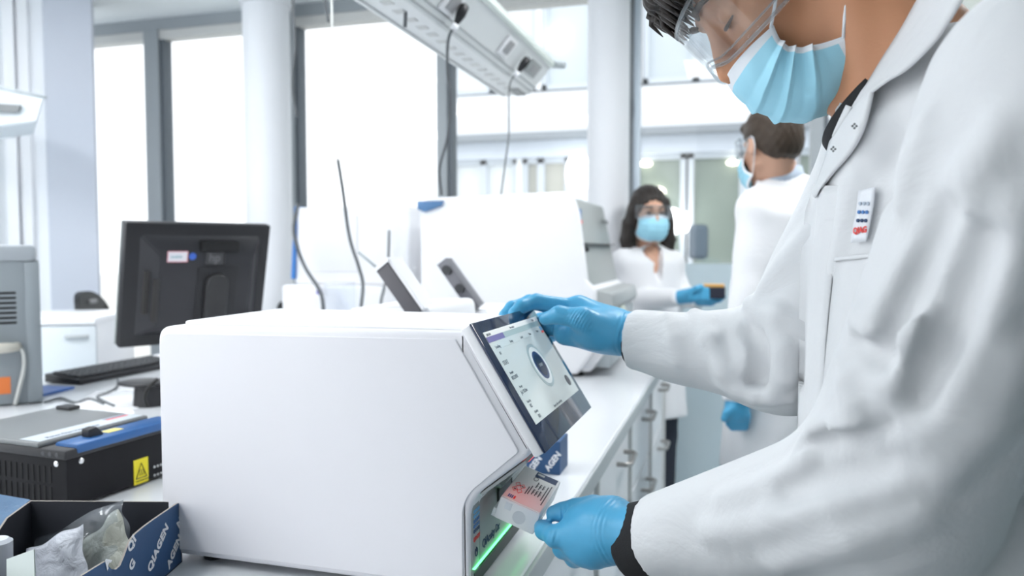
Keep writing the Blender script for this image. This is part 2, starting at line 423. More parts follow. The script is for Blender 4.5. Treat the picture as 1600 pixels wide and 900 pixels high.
b = B(); box(b, p.x - .1, p.x + .12, p.y - .03, p.y + .05, p.z - .25, p.z + .16, .05); obj('backrest', b, mat('slate_fabric', (.10, .14, .18), .8, var=.05), ch)
b = B(); box(b, p.x - .22, p.x + .24, p.y - .5, p.y, p.z - .45, p.z - .36, .03); obj('seat', b, MATS['slate_fabric'], ch)
for sx, sy in ((-.2, -.46), (.22, -.46), (-.2, 0), (.22, 0)):
    b = B(); cyl(b, (p.x + sx, p.y + sy, -.3), (p.x + sx, p.y + sy, p.z - .4), .02, seg=8); obj('leg', b, mat('pale_wood', (.6, .5, .36), .6, var=.1), ch)
b = B(); box(b, -40, 30, YW + .3, 60, -.5, -.3); struct(obj('ground_outside', b, mat('pale_paving', (.6, .6, .57), .8, var=.05, vscale=2)), 'pale paved yard outside the windows', 'ground')
# vertical pipe between column and glass
pz = ony(986, 200, YW - .08)
b = B(); cyl(b, (pz.x + .03, YW - .08, 0), (pz.x + .03, YW - .08, ZC - .01), .018, seg=14)
struct(obj('trim_5', b, mat('pipe_blue_white', (.62, .70, .78), .4, var=.02), None, True), 'thin blue-white pipe right of the round column', 'trim')
b = B(); pv = W(983, 178, 4.1); sph(b, (pv.x + .01, YW - .09, pv.z), (.026, .03, .045), 12, 8); cyl(b, (pv.x + .01, YW - .12, pv.z), (pv.x + .01, YW - .06, pv.z), .018, seg=12)
tag(obj('pipe_valve', b, DARK, None, True), 'small dark valve on the thin pipe by the column', 'valve')
# ================================================================== BENCH
XB = -.267                                   # front edge of the worktop
ZB = .90
b = B(); box(b, -2.30, XB, -.6, 3.32, .865, ZB, .004)
WT = mat('worktop_laminate', (.70, .72, .745), .16, bump=.015, bscale=120, var=.015)
tag(obj('worktop', b, WT), 'long white laminate worktop carrying the instruments', 'worktop')
b = B(); box(b, XB - .0005, XB + .006, -.6, 3.32, .863, .899, .002)
tag(obj('worktop_edging', b, mat('edge_band', (.46, .49, .50), .4, var=.02)), 'grey edge band along the worktop front', 'edging')
# cabinet units with drawers along the aisle
yun = [-.55, .0, .55, 1.10, 1.65, 2.20, 2.75, 3.29]
first_handle = {}
def bow_handle(bb, x, y, z, wid=.13, proj=.034):
    pts = [(x, y - wid / 2, z), (x + proj * .75, y - wid / 2, z), (x + proj, y - wid / 2 + .012, z), (x + proj, y + wid / 2 - .012, z), (x + proj * .75, y + wid / 2, z), (x, y + wid / 2, z)]
    tube(bb, pts, .0065, 8)
order = ['nearest the viewpoint', 'under the front analyzer', 'next to the front analyzer, below the lower hand', 'below the grey cuff of the lower sleeve',
         'under the upper glove', 'under the large white instrument', 'at the far end of the bench']
for i in range(len(yun) - 1):
    y0, y1 = yun[i] + .004, yun[i + 1] - .004
    t = thing('drawer_cabinet', 'white drawer cabinet unit ' + order[i], 'cabinet', (-.55, (y0 + y1) / 2, 0), group='drawer cabinets under the bench')
    b = B(); box(b, -.85, XB - .04, y0, y1, .10, .863, .002); obj('carcass', b, WHITE, t)
    b = B(); box(b, -.83, XB - .09, y0 + .01, y1 - .01, 0, .10); obj('toe_kick', b, DARK, t)
    zz = [.12, .37, .615, .85]
    for k in range(3):
        b = B(); box(b, XB - .04, XB - .022, y0 + .004, y1 - .004, zz[k], zz[k + 1] - .008, .002)
        f = obj('drawer_front', b, WHITE, t)
        b = B(); bow_handle(b, XB - .022, (y0 + y1) / 2 + .1, zz[k + 1] - .07)
        obj('handle', b, STEEL, f, ang=40)
    b = B(); box(b, XB - .03, XB - .012, y1 - .012, y1 + .004, .12, .85, .001); obj('seam_strip', b, mat('seam_pale', (.66, .67, .66), .5, var=.02), t)
# desk side panel and far row legs (under the left edge)
b = B(); box(b, -2.28, -2.25, -.55, 3.28, 0, .864)
tag(obj('desk_side_panel', b, WHITE), 'white side panel under the far long edge of the worktop', 'panel')

# ================================================================== FRONT ANALYZER
Y0, Y1 = .876, 1.143
XA, XF = -.765, -.310
an = thing('benchtop_analyzer', 'white benchtop analyzer in front with tilted touch screen, being loaded', 'analyzer', ((XA + XF) / 2, (Y0 + Y1) / 2, ZB))
prof = [(XA, .912), (XA, 1.230), (-.315, 1.235), (-.231, 1.098), (-.237, 1.086), (XF, 1.028), (XF, .912)]
prof = rounded(prof, [.010, .022, .004, .004, .005, .055, .005], 8)
b = B(); prism(b, prof, Y0, Y1, 'y', .006, 3); obj('body', b, SHELL, an, ang=35)
# top cover with a fine seam
b = B(); box(b, XA + .03, -.325, Y0 + .018, Y1 - .018, 1.229, 1.2365, .003); obj('top_cover', b, SHELL2, an, ang=35)
# side panel lying on the near flank (gives the seam along the screen frame)
pp = rounded([(XA + .004, .920), (XA + .004, 1.221), (-.327, 1.226), (-.246, 1.093), (XF - .008, 1.030), (XF - .008, .920)], [.01, .02, .004, .006, .052, .004], 8)
b = B(); prism(b, pp, Y0 - .0025, Y0 + .002, 'y', .001, 1); obj('side_panel', b, SHELL, an, ang=35)
# grey front fascia: logo column, loading face, underside of the overhang
FY = Y0 + .006
b = B(); box(b, XF - .002, XF + .0025, FY, FY + .026, .921, 1.032, .002); obj('logo_panel', b, GREYP, an, ang=35)
b = B(); box(b, XF - .002, XF + .0025, FY + .0285, Y1 - .006, .935, 1.034, .002); obj('front_panel', b, GREYP, an, ang=35)
b = B(); box(b, XF - .002, XF + .0035, FY + .003, Y1 - .006, .9155, .9325, .001); obj('lower_grille', b, DARK, an)
b = B()
nx, nz = (1.086 - 1.028), -(.310 - .237)
L = math.hypot(nx, nz); nx, nz = nx / L, nz / L
pa = Vector((XF + .012, 0, 1.036)); pb = Vector((-.241, 0, 1.081))
prism(b, [(pa.x, pa.z), (pb.x, pb.z), (pb.x + nx * .004, pb.z + nz * .004), (pa.x + nx * .004, pa.z + nz * .004)], FY, Y1 - .006, 'y', .0005, 1)
obj('underside_panel', b, GREYP, an)
# loading slot: dark recess with a lit scanner window
b = B(); box(b, XF + .001, XF + .0045, FY + .100, FY + .165, .975, 1.014, .004); sl = obj('loading_slot', b, DARK, an)
b = B(); box(b, XF - .02, XF + .012, FY + .09, FY + .175, 1.014, 1.021, .003); obj('slot_lip', b, PALEGREY, sl)
b = B(); box(b, -.251, -.243, FY + .025, FY + .055, 1.0725, 1.0755); obj('scanner_window', b, mat('scanner_red', (.5, .03, .02), .4, emit=(1, .06, .03), estr=1.5), an)
ld = bpy.data.lights.new('scanner_light', 'SPOT'); ld.energy = .035; ld.color = (1, .12, .08); ld.spot_size = math.radians(95); ld.spot_blend = .8; ld.shadow_soft_size = .006
lo_l = bpy.data.objects.new('scanner_light', ld); col.objects.link(lo_l); lo_l.parent = an; lo_l.matrix_parent_inverse = an.matrix_basis.inverted()
lo_l.location = (-.247, FY + .040, 1.070); lo_l.rotation_euler = Vector((-.006, .004, -.05)).to_track_quat('-Z', 'Y').to_euler()
# LED line
b = B(); box(b, XF + .002, XF + .0055, FY - .001, Y1 - .01, .9390, .9406, .0004)
obj('status_light', b, mat('led_green', (.1, 1, .3), .4, emit=(.12, .95, .25), estr=1.9), an)
# logo on the narrow panel: dot grid over a red wordmark, power mark
MF = frame3((XF + .0028, 0, 0), (0, 1, 0), (0, 0, 1))         # text plane facing the aisle
def at(y, z): return Matrix.Translation((XF + .0028, y, z)) @ MF.to_3x3().to_4x4()
cols_ = [SKYB, SKYB, MIDB, MIDB, NAVY]
for r_ in range(5):
    bb = B()
    for c_ in range(4):
        cy, cz = FY + .0045 + c_ * .0057, 1.010 - r_ * .0062
        cyl(bb, (XF + .0025, cy, cz), (XF + .0032, cy, cz), .0025, seg=12)
    obj('logo_dots', bb, cols_[r_], an)
text_obj('wordmark', 'QIAGEN', .0078, at(FY + .0018, .9725), RED, an, .0002, sx=.82)
bb = B()
ring = [Vector((XF + .003, FY + .012 + .0045 * math.sin(a), .957 + .0052 * math.cos(a))) for a in np.linspace(.5, 2 * math.pi - .5, 18)]
tube(bb, ring, .0006, 6); tube(bb, [(XF + .003, FY + .012, .9575), (XF + .003, FY + .012, .9635)], .0006, 6)
obj('power_mark', bb, NAVY, an)
text_obj('model_name', 'QIAcuity Dx', .0155, at(FY + .036, .952), NAVY, an, .0002, sx=.92)
for fx, fy in ((XA + .06, Y0 + .035), (XA + .06, Y1 - .035), (XF - .06, Y0 + .035), (XF - .06, Y1 - .035)):
    b = B(); cyl(b, (fx, fy, ZB), (fx, fy, .917), .016, .018, 16); obj('foot', b, RUBBER, an)
# touch screen
TA, TV, TW = Vector((-.306, .872, 1.246)), Vector((.005, .273, 0)), Vector((.093, .001, -.151))
Tn = TV.cross(TW).normalized()
if Tn.x < 0: Tn = -Tn
tv, tw = TV.normalized(), TW.normalized(); lv, lw_ = TV.length, TW.length
TM = Matrix((tv, -tw, Tn)).transposed().to_4x4(); TM.translation = TA       # local x across, y up the screen, z out
def tbox(name, x0, x1, y0, y1, z0, z1, m, parent, bev=0.0):
    bb = B(); box(bb, x0, x1, y0, y1, z0, z1, bev, M=None); xf(bb, bb.verts, TM); return obj(name, bb, m, parent, ang=35)
hous = tbox('screen_housing', .001, lv - .001, -lw_, 0, -.017, -.003, SHELL2, an, .003)
gl = tbox('screen_glass', 0, lv, -lw_, 0, -.003, 0, mat('screen_glass_navy', (.014, .030, .075), .06, var=.1, spec=.6), an, .0008)
sx0, sx1, sy0, sy1 = .019, lv - .014, -lw_ + .033, -.0155
scr = tbox('display', sx0, sx1, sy0, sy1, -.0002, .0004, mat('display_lit', (.52, .58, .58), .12, emit=(.74, .82, .80), estr=.16, var=.03), an)
sw, sh = sx1 - sx0, sy1 - sy0
def smat(c, nm, e=.15): return mat(nm, c, .3, emit=c, estr=e)
def stile(name, x0, x1, y0, y1, m, z=.0007):
    bb = B(); box(bb, sx0 + x0 * sw, sx0 + x1 * sw, sy0 + y0 * sh, sy0 + y1 * sh, .0003, z); xf(bb, bb.verts, TM); return obj(name, bb, m, scr)
stile('status_bar', 0, 1, .945, 1, smat((.80, .82, .80), 'ui_pale'))
stile('title_bar', 0, .98, .885, .945, smat((.36, .47, .47), 'ui_grey'))
stile('active_tab', 0, .27, .885, .945, smat((.12, .11, .28), 'ui_purple', .3), .0009)
stile('tab_row', .04, .97, .80, .803, smat((.45, .5, .5), 'ui_line'))
def stext(s, x, y, size, m, fat=0.0):
    return text_obj('screen_text', s, size, TM @ Matrix.Translation((sx0 + x * sw, sy0 + y * sh, .0009)), m, scr, fat, .0001)
UID = smat((.10, .13, .16), 'ui_dark', .1)
for s_, x_, y_, z_ in (('QIAGEN', .02, .955, .0045), ('Run status', .42, .955, .0045), ('12:45', .87, .955, .0045), ('Loading', .05, .81, .006), ('Setup', .3, .815, .0055), ('Load', .5, .815, .0055), ('Run', .68, .815, .0055), ('View', .84, .815, .0055),
        ('R1', .06, .74, .006), ('STAT', .03, .63, .0085), ('Sample', .04, .53, .005), ('8032097', .03, .47, .007), ('Assay', .06, .37, .005), ('Jul 18.0m', .04, .31, .007), ('Run by', .05, .21, .005), ('RS', .06, .155, .007), ('Quality', .07, .09, .005), ('001', .09, .03, .007),
        ('Insert the cartridge', .40, .02, .0055)):
    stext(s_, x_, y_, z_, UID)
def sdisc(name, x, y, r, m, z, parent=None):
    bb = B(); cyl(bb, (sx0 + x * sw, sy0 + y * sh, .0004), (sx0 + x * sw, sy0 + y * sh, z), r, seg=40); xf(bb, bb.verts, TM); return obj(name, bb, m, parent or scr)
sdisc('progress_ring', .57, .47, .0335, smat((.40, .50, .52), 'ui_ring'), .0008)
sdisc('progress_track', .57, .47, .0285, smat((.74, .80, .80), 'ui_track', .2), .0010)
sdisc('start_button', .57, .47, .0215, smat((.03, .06, .17), 'ui_navy', .15), .0012)
sdisc('start_button', .57, .47, .0165, smat((.015, .025, .07), 'ui_navy2', .1), .0014)
text_obj('screen_text', 'START', .006, TM @ Matrix.Translation((sx0 + .57 * sw - .0085, sy0 + .47 * sh - .002, .0016)), smat((.6, .66, .7), 'ui_lite'), scr, 0, .0001)
sdisc('help_button', .90, .17, .0085, smat((.02, .03, .05), 'ui_black', .05), .0010)
stile('logo_dots', .945, .985, .82, .87, smat((.12, .3, .5), 'ui_blue', .3), .0011); stile('wordmark', .945, .985, .79, .815, smat((.7, .08, .06), 'ui_red', .3), .0011)

# ================================================================== LARGE WHITE INSTRUMENT
YI0, YI1 = 2.55, 3.22
XI0, XI1 = -1.075, -.505
bi = thing('large_instrument', 'large white automated instrument with grey front behind the front analyzer', 'instrument', (-.8, 2.9, ZB))
pf = rounded([(XI0, .915), (XI0, 1.512), (XI1 - .045, 1.522), (XI1 + .012, 1.22), (XI1 + .09, 1.175), (XI1 + .085, .99), (XI1 + .03, .915)], [.01, .03, .05, .03, .02, .03, .02], 6)
b = B(); prism(b, pf, YI0 + .03, YI1, 'y', .01, 3); obj('body', b, SHELL2, bi, ang=35)
ps = rounded([(XI0 - .012, .910), (XI0 - .012, 1.518), (XI1 - .03, 1.532), (XI1 - .005, 1.46), (XI1 + .025, 1.23), (XI1 + .055, 1.20), (XI1 + .06, 1.0), (XI1 - .01, .91)], [.02, .05, .06, .03, .02, .03, .05, .02], 6)
b = B(); prism(b, ps, YI0, YI0 + .034, 'y', .012, 3); obj('side_cover', b, SHELL2, bi, ang=35)
# grey hood on the front and its lower lip
b = B(); ph = rounded([(XI1 - .075, 1.517), (XI1 - .035, 1.521), (XI1 + .022, 1.24), (XI1 + .03, 1.205), (XI1 - .03, 1.2)], [.005, .03, .01, .005, .005], 5)
prism(b, ph, YI0 + .036, YI1 - .01, 'y', .006, 2); obj('front_hood', b, LGREY, bi, ang=35)
b = B(); ph = rounded([(XI1 + .0, 1.205), (XI1 + .105, 1.19), (XI1 + .112, 1.13), (XI1 + .0, 1.12)], [.005, .02, .02, .005], 5)
prism(b, ph, YI0 + .02, YI1 + .005, 'y', .008, 2); obj('front_lip', b, mat('lip_grey', (.42, .44, .44), .4, var=.02), bi, ang=35)
b = B(); box(b, XI1 + .05, XI1 + .096, YI0 + .05, YI1 - .02, .93, 1.118, .006); obj('lower_door', b, PALEGREY, bi, ang=35)
b = B(); box(b, XI1 - .012, XI1 + .019, YI0 + .05, YI1 - .03, 1.354, 1.357); xf(b, b.verts, Matrix.Translation((0, 0, 0))); obj('hood_seam', b, DARK, bi)
b = B(); sph(b, (XI1 + .006, YI0 + .075, 1.335), (.012, .014, .008), 10, 8); obj('hood_latch', b, BLACK, bi, True)
b = B(); box(b, XI1 - .02, XI1 - .0155 , YI0 + .07, YI0 + .10, 1.44, 1.475); obj('logo_dots', b, MIDB, bi)
b = B(); box(b, XI1 - .016, XI1 - .0115, YI0 + .07, YI0 + .10, 1.425, 1.437); obj('wordmark', b, RED, bi)
text_obj('model_name', 'QIAsymphony', .03, frame3((XI1 - .005, YI0 + .45, 1.44), (0, 1, 0), (-.15, 0, 1)), MIDGREY, bi)
# blue grip at the rear upper corner
b = B(); pg = rounded([(XI0 - .018, 1.508), (XI0 - .018, 1.478), (XI0 + .01, 1.468), (XI0 + .075, 1.490), (XI0 + .082, 1.508)], [.004, .01, .01, .004, .003], 4)
prism(b, pg, YI0 - .012, YI0 + .03, 'y', .004, 2); obj('corner_grip', b, mat('grip_blue', (.10, .22, .42), .4, var=.04), bi, ang=35)
for fx in (XI0 + .06, XI1 - .02):
    for fy in (YI0 + .06, YI1 - .06):
        b = B(); cyl(b, (fx, fy, ZB), (fx, fy, .918), .022, .024, 14); obj('foot', b, RUBBER, bi)
b = B(); sph(b, (XI1 + .085, YI0 + .33, 1.06), (.03, .06, .09), 14, 10)
obj('waste_bag', b, mat('pale_sage_bag', (.62, .66, .58), .5, bump=.3, bscale=40, var=.05), bi, True)

# ================================================================== SECOND WHITE INSTRUMENT at the left rear
P0, P1 = onz(452, 492, ZB + .28), None
YS = 2.72
xs0, xs1 = ony(452, 400, YS).x, ony(640, 400, YS).x
zt_, zm_ = ony(540, 323, YS).z, ony(460, 436, YS).z
si = thing('white_instrument', 'white instrument with blue edge trim left of the large instrument', 'instrument', ((xs0 + xs1) / 2, YS + .3, ZB))
b = B(); box(b, xs0 + .02, xs1, YS, YS + .5, zm_ - .02, zt_, .012, 3); obj('body', b, SHELL2, si, ang=35)
b = B(); prism(b, rounded([(xs0 + .012, zm_), (xs0 + .012 + .02, zt_ + .004), (xs0 + .04, zt_ + .004), (xs0 + .03, zm_)], .003, 3), YS - .012, YS + .4, 'y', .003, 2); obj('blue_trim', b, BLUET, si, ang=35)
b = B(); box(b, xs0 + .05, xs1 - .22, YS - .006, YS + .01, zm_ + .03, zt_ - .035, .006); obj('front_cover', b, WHITE, si, ang=35)
b = B(); box(b, xs0 + .02, xs0 + .64, YS - .09, YS + .5, .905, zm_ - .02, .012, 3); obj('base', b, SHELL2, si, ang=35)
b = B(); box(b, xs0 + .05, xs0 + .2, YS - .098, YS - .08, .94, zm_ - .06, .006); obj('base_door', b, WHITE, si, ang=35)
b = B(); cyl(b, (xs0 + .19, YS - .104, zm_ - .045), (xs0 + .19, YS - .09, zm_ - .045), .009, seg=12); obj('knob', b, mat('violet_knob', (.18, .14, .5), .4, var=.02), si)
b = B(); pq = ony(533, 470, YS - .13); box(b, pq.x - .05, pq.x + .045, YS - .17, YS - .095, .905, pq.z + .07, .006)
tag(obj('sample_container', b, glassy('clear_acrylic', (.97, .98, 1), .05, .10)), 'clear container with dark contents beside the white instrument', 'container')
ct = bpy.data.objects['sample_container']
b = B()
for k in range(26):
    sph(b, (pq.x - .03 + .06 * rng.random(), YS - .16 + .05 * rng.random(), .925 + .1 * rng.random() ** 1.3), .013, 8, 6)
obj('dark_contents', b, DARK, ct, True)['kind'] = 'stuff'

# ================================================================== LOW ANALYZERS with tilted arms between front and back
def pt_on(px, py, y): return ony(px, py, y)
# first: white low deck with a dark tilted screen seen edge on
Ya = 1.48
a0, a1 = ony(586, 422, Ya), ony(640, 500, Ya)
la = thing('low_analyzer', 'low white analyzer with a dark tilted screen seen edge-on', 'analyzer', (a1.x - .2, Ya + .1, ZB))
zt = ony(600, 484, Ya).z
xl, xr = ony(536, 490, Ya).x, ony(690, 490, Ya).x
b = B(); prism(b, rounded([(xl, .91), (xl, zt), (xr - .03, zt + .01), (xr, .91)], [.01, .02, .02, .01], 4), Ya + .015, Ya + .30, 'y', .008, 2); obj('body', b, SHELL2, la, ang=35)
dv = (a1 - a0); dvn = Vector((dv.x, 0, dv.z)).normalized(); pn = Vector((-dvn.z, 0, dvn.x))
if pn.x < 0: pn = -pn
b = B(); q = [a0, a1, a1 + pn * .033, a0 + pn * .033]
prism(b, [(p.x, p.z) for p in q], Ya, Ya + .07, 'y', .003, 2); obj('screen_edge', b, mat('screen_back_grey', (.11, .105, .115), .45, var=.04), la, ang=35)
b = B(); q = [a0 + pn * .033, a1 + pn * .033, a1 + pn * .041, a0 + pn * .041]
prism(b, [(p.x, p.z) for p in q], Ya + .002, Ya + .068, 'y', .002, 1); obj('screen_frame', b, WHITE, la)
b = B(); q = [a0 - dvn * .004, a0 + pn * .04 - dvn * .004, a0 + pn * .038 + dvn * .004, a0 + dvn * .004]
prism(b, [(p.x, p.z) for p in q], Ya - .002, Ya + .072, 'y'); obj('screen_cap', b, WHITE, la)
c0 = ony(560, 394, Ya + .02); tube_pts = [c0, a0]
b = B(); tube(b, [Vector((c0.x, Ya + .02, c0.z)), Vector((a0.x, Ya + .02, a0.z))], .0035, 8); obj('stylus_rod', b, PALEGREY, la, True)
# second: deck with grey tilted arm carrying two knobs
Yb = 1.85
a0, a1 = ony(682, 414, Yb), ony(730, 483, Yb)
lb = thing('tilted_arm_reader', 'grey tilted arm with two round knobs on a white deck', 'reader', (a1.x, Yb + .1, ZB))
zt = ony(700, 486, Yb).z; xl, xr = ony(660, 490, Yb).x, ony(770, 490, Yb).x
b = B(); prism(b, rounded([(xl - .1, .91), (xl - .1, zt), (xr, zt), (xr + .02, .91)], [.01, .02, .02, .01], 4), Yb + .01, Yb + .3, 'y', .008, 2); obj('deck', b, SHELL2, lb, ang=35)
dv = (a1 - a0); dvn = Vector((dv.x, 0, dv.z)).normalized(); pn = Vector((-dvn.z, 0, dvn.x))
if pn.x < 0: pn = -pn
b = B(); q = [a0, a1 + dvn * .01, a1 + pn * .032 + dvn * .01, a0 + pn * .030]
prism(b, [(p.x, p.z) for p in q], Yb, Yb + .05, 'y', .003, 2); arm = obj('arm', b, mat('arm_grey', (.17, .17, .19), .35, metal=.4, var=.08), lb, ang=35)
for f_ in (.2, .62):
    c = a0 + dv * f_ + pn * .016; b = B(); cyl(b, (c.x, Yb - .008, c.z), (c.x, Yb + .004, c.z), .0125, seg=20); obj('knob', b, DARK, arm, ang=40)
b = B(); c = ony(697, 480, Yb - .03); tube(b, spline([ony(668, 478, Yb - .03), ony(690, 472, Yb - .03), ony(700, 470, Yb)], 6), .004, 8); obj('lead', b, CABLEG, lb, True)
b = B(); box(b, c.x - .014, c.x + .014, Yb - .045, Yb - .015, zt, c.z + .012, .004); obj('blue_clip', b, mat('clip_blue', (.04, .12, .5), .4, var=.02), lb)
# printed leaflet on the deck
b = B(); c = ony(712, 488, Yb + .06); box(b, c.x - .08, c.x + .10, Yb + .02, Yb + .12, zt, zt + .003)
lf = tag(obj('leaflet', b, PRINTW), 'white printed leaflet lying under the grey tilted arm', 'leaflet')
b = B(); box(b, c.x - .02, c.x + .02, Yb + .018, Yb + .04, zt + .0031, zt + .0036); obj('red_print', b, RED, lf)

# clear plastic sheet hanging between the instruments
g = []
for i in range(23):
    row = []
    for j in range(9):
        px, py = 612 + j * 5.5 + 3 * math.sin(i * 1.3 + j), 330 + i * 12.2
        p = ony(px, py, 2.42 + .02 * math.sin(j * 1.9 + i * .5) + .012 * math.sin(i * 2.1)); row.append(p)
    g.append(row)
b = B(); quad_sheet(b, g)
tag(obj('plastic_bag', b, glassy('clear_film', (.98, .99, 1), .12, .04), None, True), 'crumpled clear plastic bag hanging beside the large instrument', 'bag')
# ================================================================== HEAT SEALER (left, dark)
sc_ = onz(103, 708, 1.0)
hs = thing('heat_sealer', 'black heat sealer with blue strip and grey lid left of the analyzer', 'heat sealer', (sc_.x, sc_.y, ZB), math.atan2(.997, .075), local=True)
Ls, Ws, Hs = .235, .30, .10
b = B(); box(b, 0, Ls, 0, Ws, .006, Hs - .008, .003, 2); obj('body', b, BLACKM, hs, ang=35)
b = B(); box(b, -.004, Ls, -.003, Ws, Hs - .012, Hs + .004, .004, 2); obj('rim', b, BLACK, hs, ang=35)
b = B(); box(b, .018, Ls + .004, -.005, .048, Hs - .006, Hs + .010, .004, 2); bs = obj('blue_strip', b, BLUEL, hs, ang=35)
b = B(); prism(b, rounded([(.060, Hs + .010), (.060, Hs + .024), (.076, Hs + .026), (.092, Hs + .010)], .002, 2), .018, .036, 'y', .001, 1)
obj('latch_knob', b, BLACK, hs, ang=35)
b = B(); box(b, .098, .13, .016, .036, Hs + .0102, Hs + .0108, 0); ys = obj('warning_sticker', b, mat('pale_yellow', (.85, .72, .22), .5, var=.03), hs)
lid = obj('lid', (lambda bb: (box(bb, -.002, Ls - .005, .060, Ws, Hs + .002, Hs + .012, .004, 3), bb)[1])(B()), MIDGREY, hs, ang=35)
b = B(); box(b, .004, Ls - .012, .066, .112, Hs + .0121, Hs + .0126); obj('label_strip', b, mat('label_white', (.56, .61, .66), .35, var=.01), lid)
Ml = frame3((0, 0, 0), (1, 0, 0), (0, 1, 0))
text_obj('label_text', 'Rotor-Disc Heat Sealer', .0125, Matrix.Translation((.026, .074, Hs + .0128)), NAVY, lid, .0001, .0001, sx=.9)
b = B(); box(b, .165, .215, .094, .100, Hs + .0127, Hs + .0129); obj('wordmark', b, RED, lid)
b = B(); box(b, .165, .215, .102, .108, Hs + .0127, Hs + .0129); obj('logo_dots', b, mat('slate_print', (.2, .26, .36), .5), lid)
b = B(); box(b, Ls - .03, Ls - .004, Ws - .06, Ws - .02, Hs + .011, Hs + .019, .003); obj('hinge_clip', b, BLACK, hs)
for x, y, nm in ((-.0035, .028, 'x'), (.025, -.0005, 'y')):
    b = B()
    if nm == 'x': sph(b, (-.0005, .022, Hs - .020), (.0028, .0055, .0055), 12, 8)
    else: sph(b, (.028, -.0005, Hs - .020), (.0055, .0028, .0055), 12, 8)
    obj('screw', b, CHROME, hs, True)
for k in range(3):
    b = B(); cyl(b, (-.0045, .016 + .016 * k, Hs - .004), (-.0035, .016 + .016 * k, Hs - .004), .004, seg=12); obj('screw', b, DARK, hs)
for k in range(16):
    for r_ in range(2):
        b = B(); y_ = .034 + k * .0135
        box(b, -.0012, .001, y_, y_ + .006, .012 + .034 * r_, .040 + .034 * r_, .0004, 1); obj('vent_slot', b, mat('slot_black', (.004, .004, .005), .8), hs)
b = B(); box(b, .135, .168, -.0012, .0, .006, .052, .0004); st = obj('warning_sticker', b, YEL, hs)
b = B(); tri = [(.1395, .017), (.1635, .017), (.1515, .044)]
tube(b, [Vector((x, -.0015, z)) for x, z in tri + [tri[0], tri[1]]], .0009, 6); obj('warning_triangle', b, BLACK, st)
b = B()
for k in range(3): tube(b, spline([Vector((.147 + k * .0045, -.0015, .021)), Vector((.1485 + k * .0045, -.0015, .025)), Vector((.1465 + k * .0045, -.0015, .029)), Vector((.148 + k * .0045, -.0015, .033))], 3), .0006, 5)
obj('heat_mark', b, BLACK, st)
text_obj('sticker_text', 'CAUTION HOT', .0042, frame3((.1385, -.0014, .0105), (1, 0, 0), (0, 0, 1)), BLACK, st)
for k in range(14):
    b = B(); cx_, cz_ = .183 + (k % 7) * .008, .012 + (k // 7) * .016
    cyl(b, (cx_, -.001, cz_), (cx_, .002, cz_), .0026, seg=8); obj('vent_hole', b, mat('hole_pale', (.45, .46, .46), .5), hs)
for x, y in ((.03, .03), (Ls - .03, .03), (.03, Ws - .03), (Ls - .03, Ws - .03)):
    b = B(); cyl(b, (x, y, 0), (x, y, .008), .012, seg=12); obj('foot', b, RUBBER, hs)

# ================================================================== PRINTED CARDBOARD BOX with bags
bc = onz(283, 784, .985); bl = onz(47, 782, .985)
e_b = (Vector((bl.x, bl.y, 0)) - Vector((bc.x, bc.y, 0))); wb = e_b.length; e_b.normalize()      # along the back wall, to the left
e_r = Vector((-e_b.y, e_b.x, 0))
if e_r.y > 0: e_r = -e_r                                                                         # along the right wall, to the camera
cb = thing('cardboard_box', 'open navy printed cardboard box with plastic bags inside, bottom left', 'box', (bc.x - .1, bc.y - .1, ZB))
O = Vector((bc.x, bc.y, 0)); TH = .0028; HB = .085; DB = .25
def wall_mesh(name, org, ax, poly, m, th=TH, nrm=None):
    """poly (s,z) in the plane org + s*ax, thickness th along nrm"""
    bb = B(); nrm = nrm or Vector((ax.y, -ax.x, 0))
    A = [bb.verts.new(org + ax * s + Vector((0, 0, z))) for s, z in poly]; Bq = [bb.verts.new(org + ax * s + Vector((0, 0, z)) + nrm * th) for s, z in poly]
    fa = bb.faces.new(A); fb = bb.faces.new(Bq[::-1]); n = len(poly)
    for i in range(n):
        f = bb.faces.new((A[i], Bq[i], Bq[(i + 1) % n], A[(i + 1) % n])); f.material_index = 2
    fa.material_index = 0; fb.material_index = 1
    bmesh.ops.recalc_face_normals(bb, faces=bb.faces)
    return obj(name, bb, m, cb)
inw_r = e_b                                                            # inward from the right wall
def rp(px, py):
    """(s,z) on the right wall plane through a pixel"""
    r = ray(px, py); n = e_b; t = (O - CAM).dot(n) / r.dot(n); p = CAM + r * t
    return ((p - O).dot(e_r), p.z)
cut = [rp(x, y) for x, y in ((283, 784), (275, 788), (259, 799), (240, 812), (225, 823), (212, 834), (204, 844), (199, 856), (194, 870), (188, 884), (181, 890), (174, 889), (169, 884), (165, 877), (150, 886), (129, 899))]
zlast = max(cut[-1][1] - .01, ZB + .02)
cut = [(s, max(z, ZB + .004)) for s, z in cut]
poly = cut + [(DB, zlast), (DB, ZB + .001), (0, ZB + .001)]
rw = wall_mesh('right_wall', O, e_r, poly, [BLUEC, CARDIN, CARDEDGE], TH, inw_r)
# print on the right wall outside (reads upwards at a slant)
Mo = Matrix((e_r * -1, Vector((0, 0, 1)), (e_r * -1).cross(Vector((0, 0, 1))))).transposed().to_4x4()
if Mo.col[2].to_3d().dot(-e_b) < 0: pass
def wall_text(s_, z_, ang, size, tx='QIAGEN'):
    M = Mo.copy(); M.translation = O + e_r * s_ + Vector((0, 0, z_)) - e_b * .0006
    return text_obj('print', tx, size, M @ Matrix.Rotation(ang, 4, 'Z'), PRINTW, rw, .0008, .0001, spacing=1.08)
for px, py, tx in ((234, 895, 'QIAGEN'), (264, 889, 'AGEN'), (203, 864, 'QI'), (279, 826, 'N'), (205, 893, 'G'), (167, 890, 'A')):
    s_, z_ = rp(px, py); wall_text(s_, z_, math.radians(38), .0165, tx)
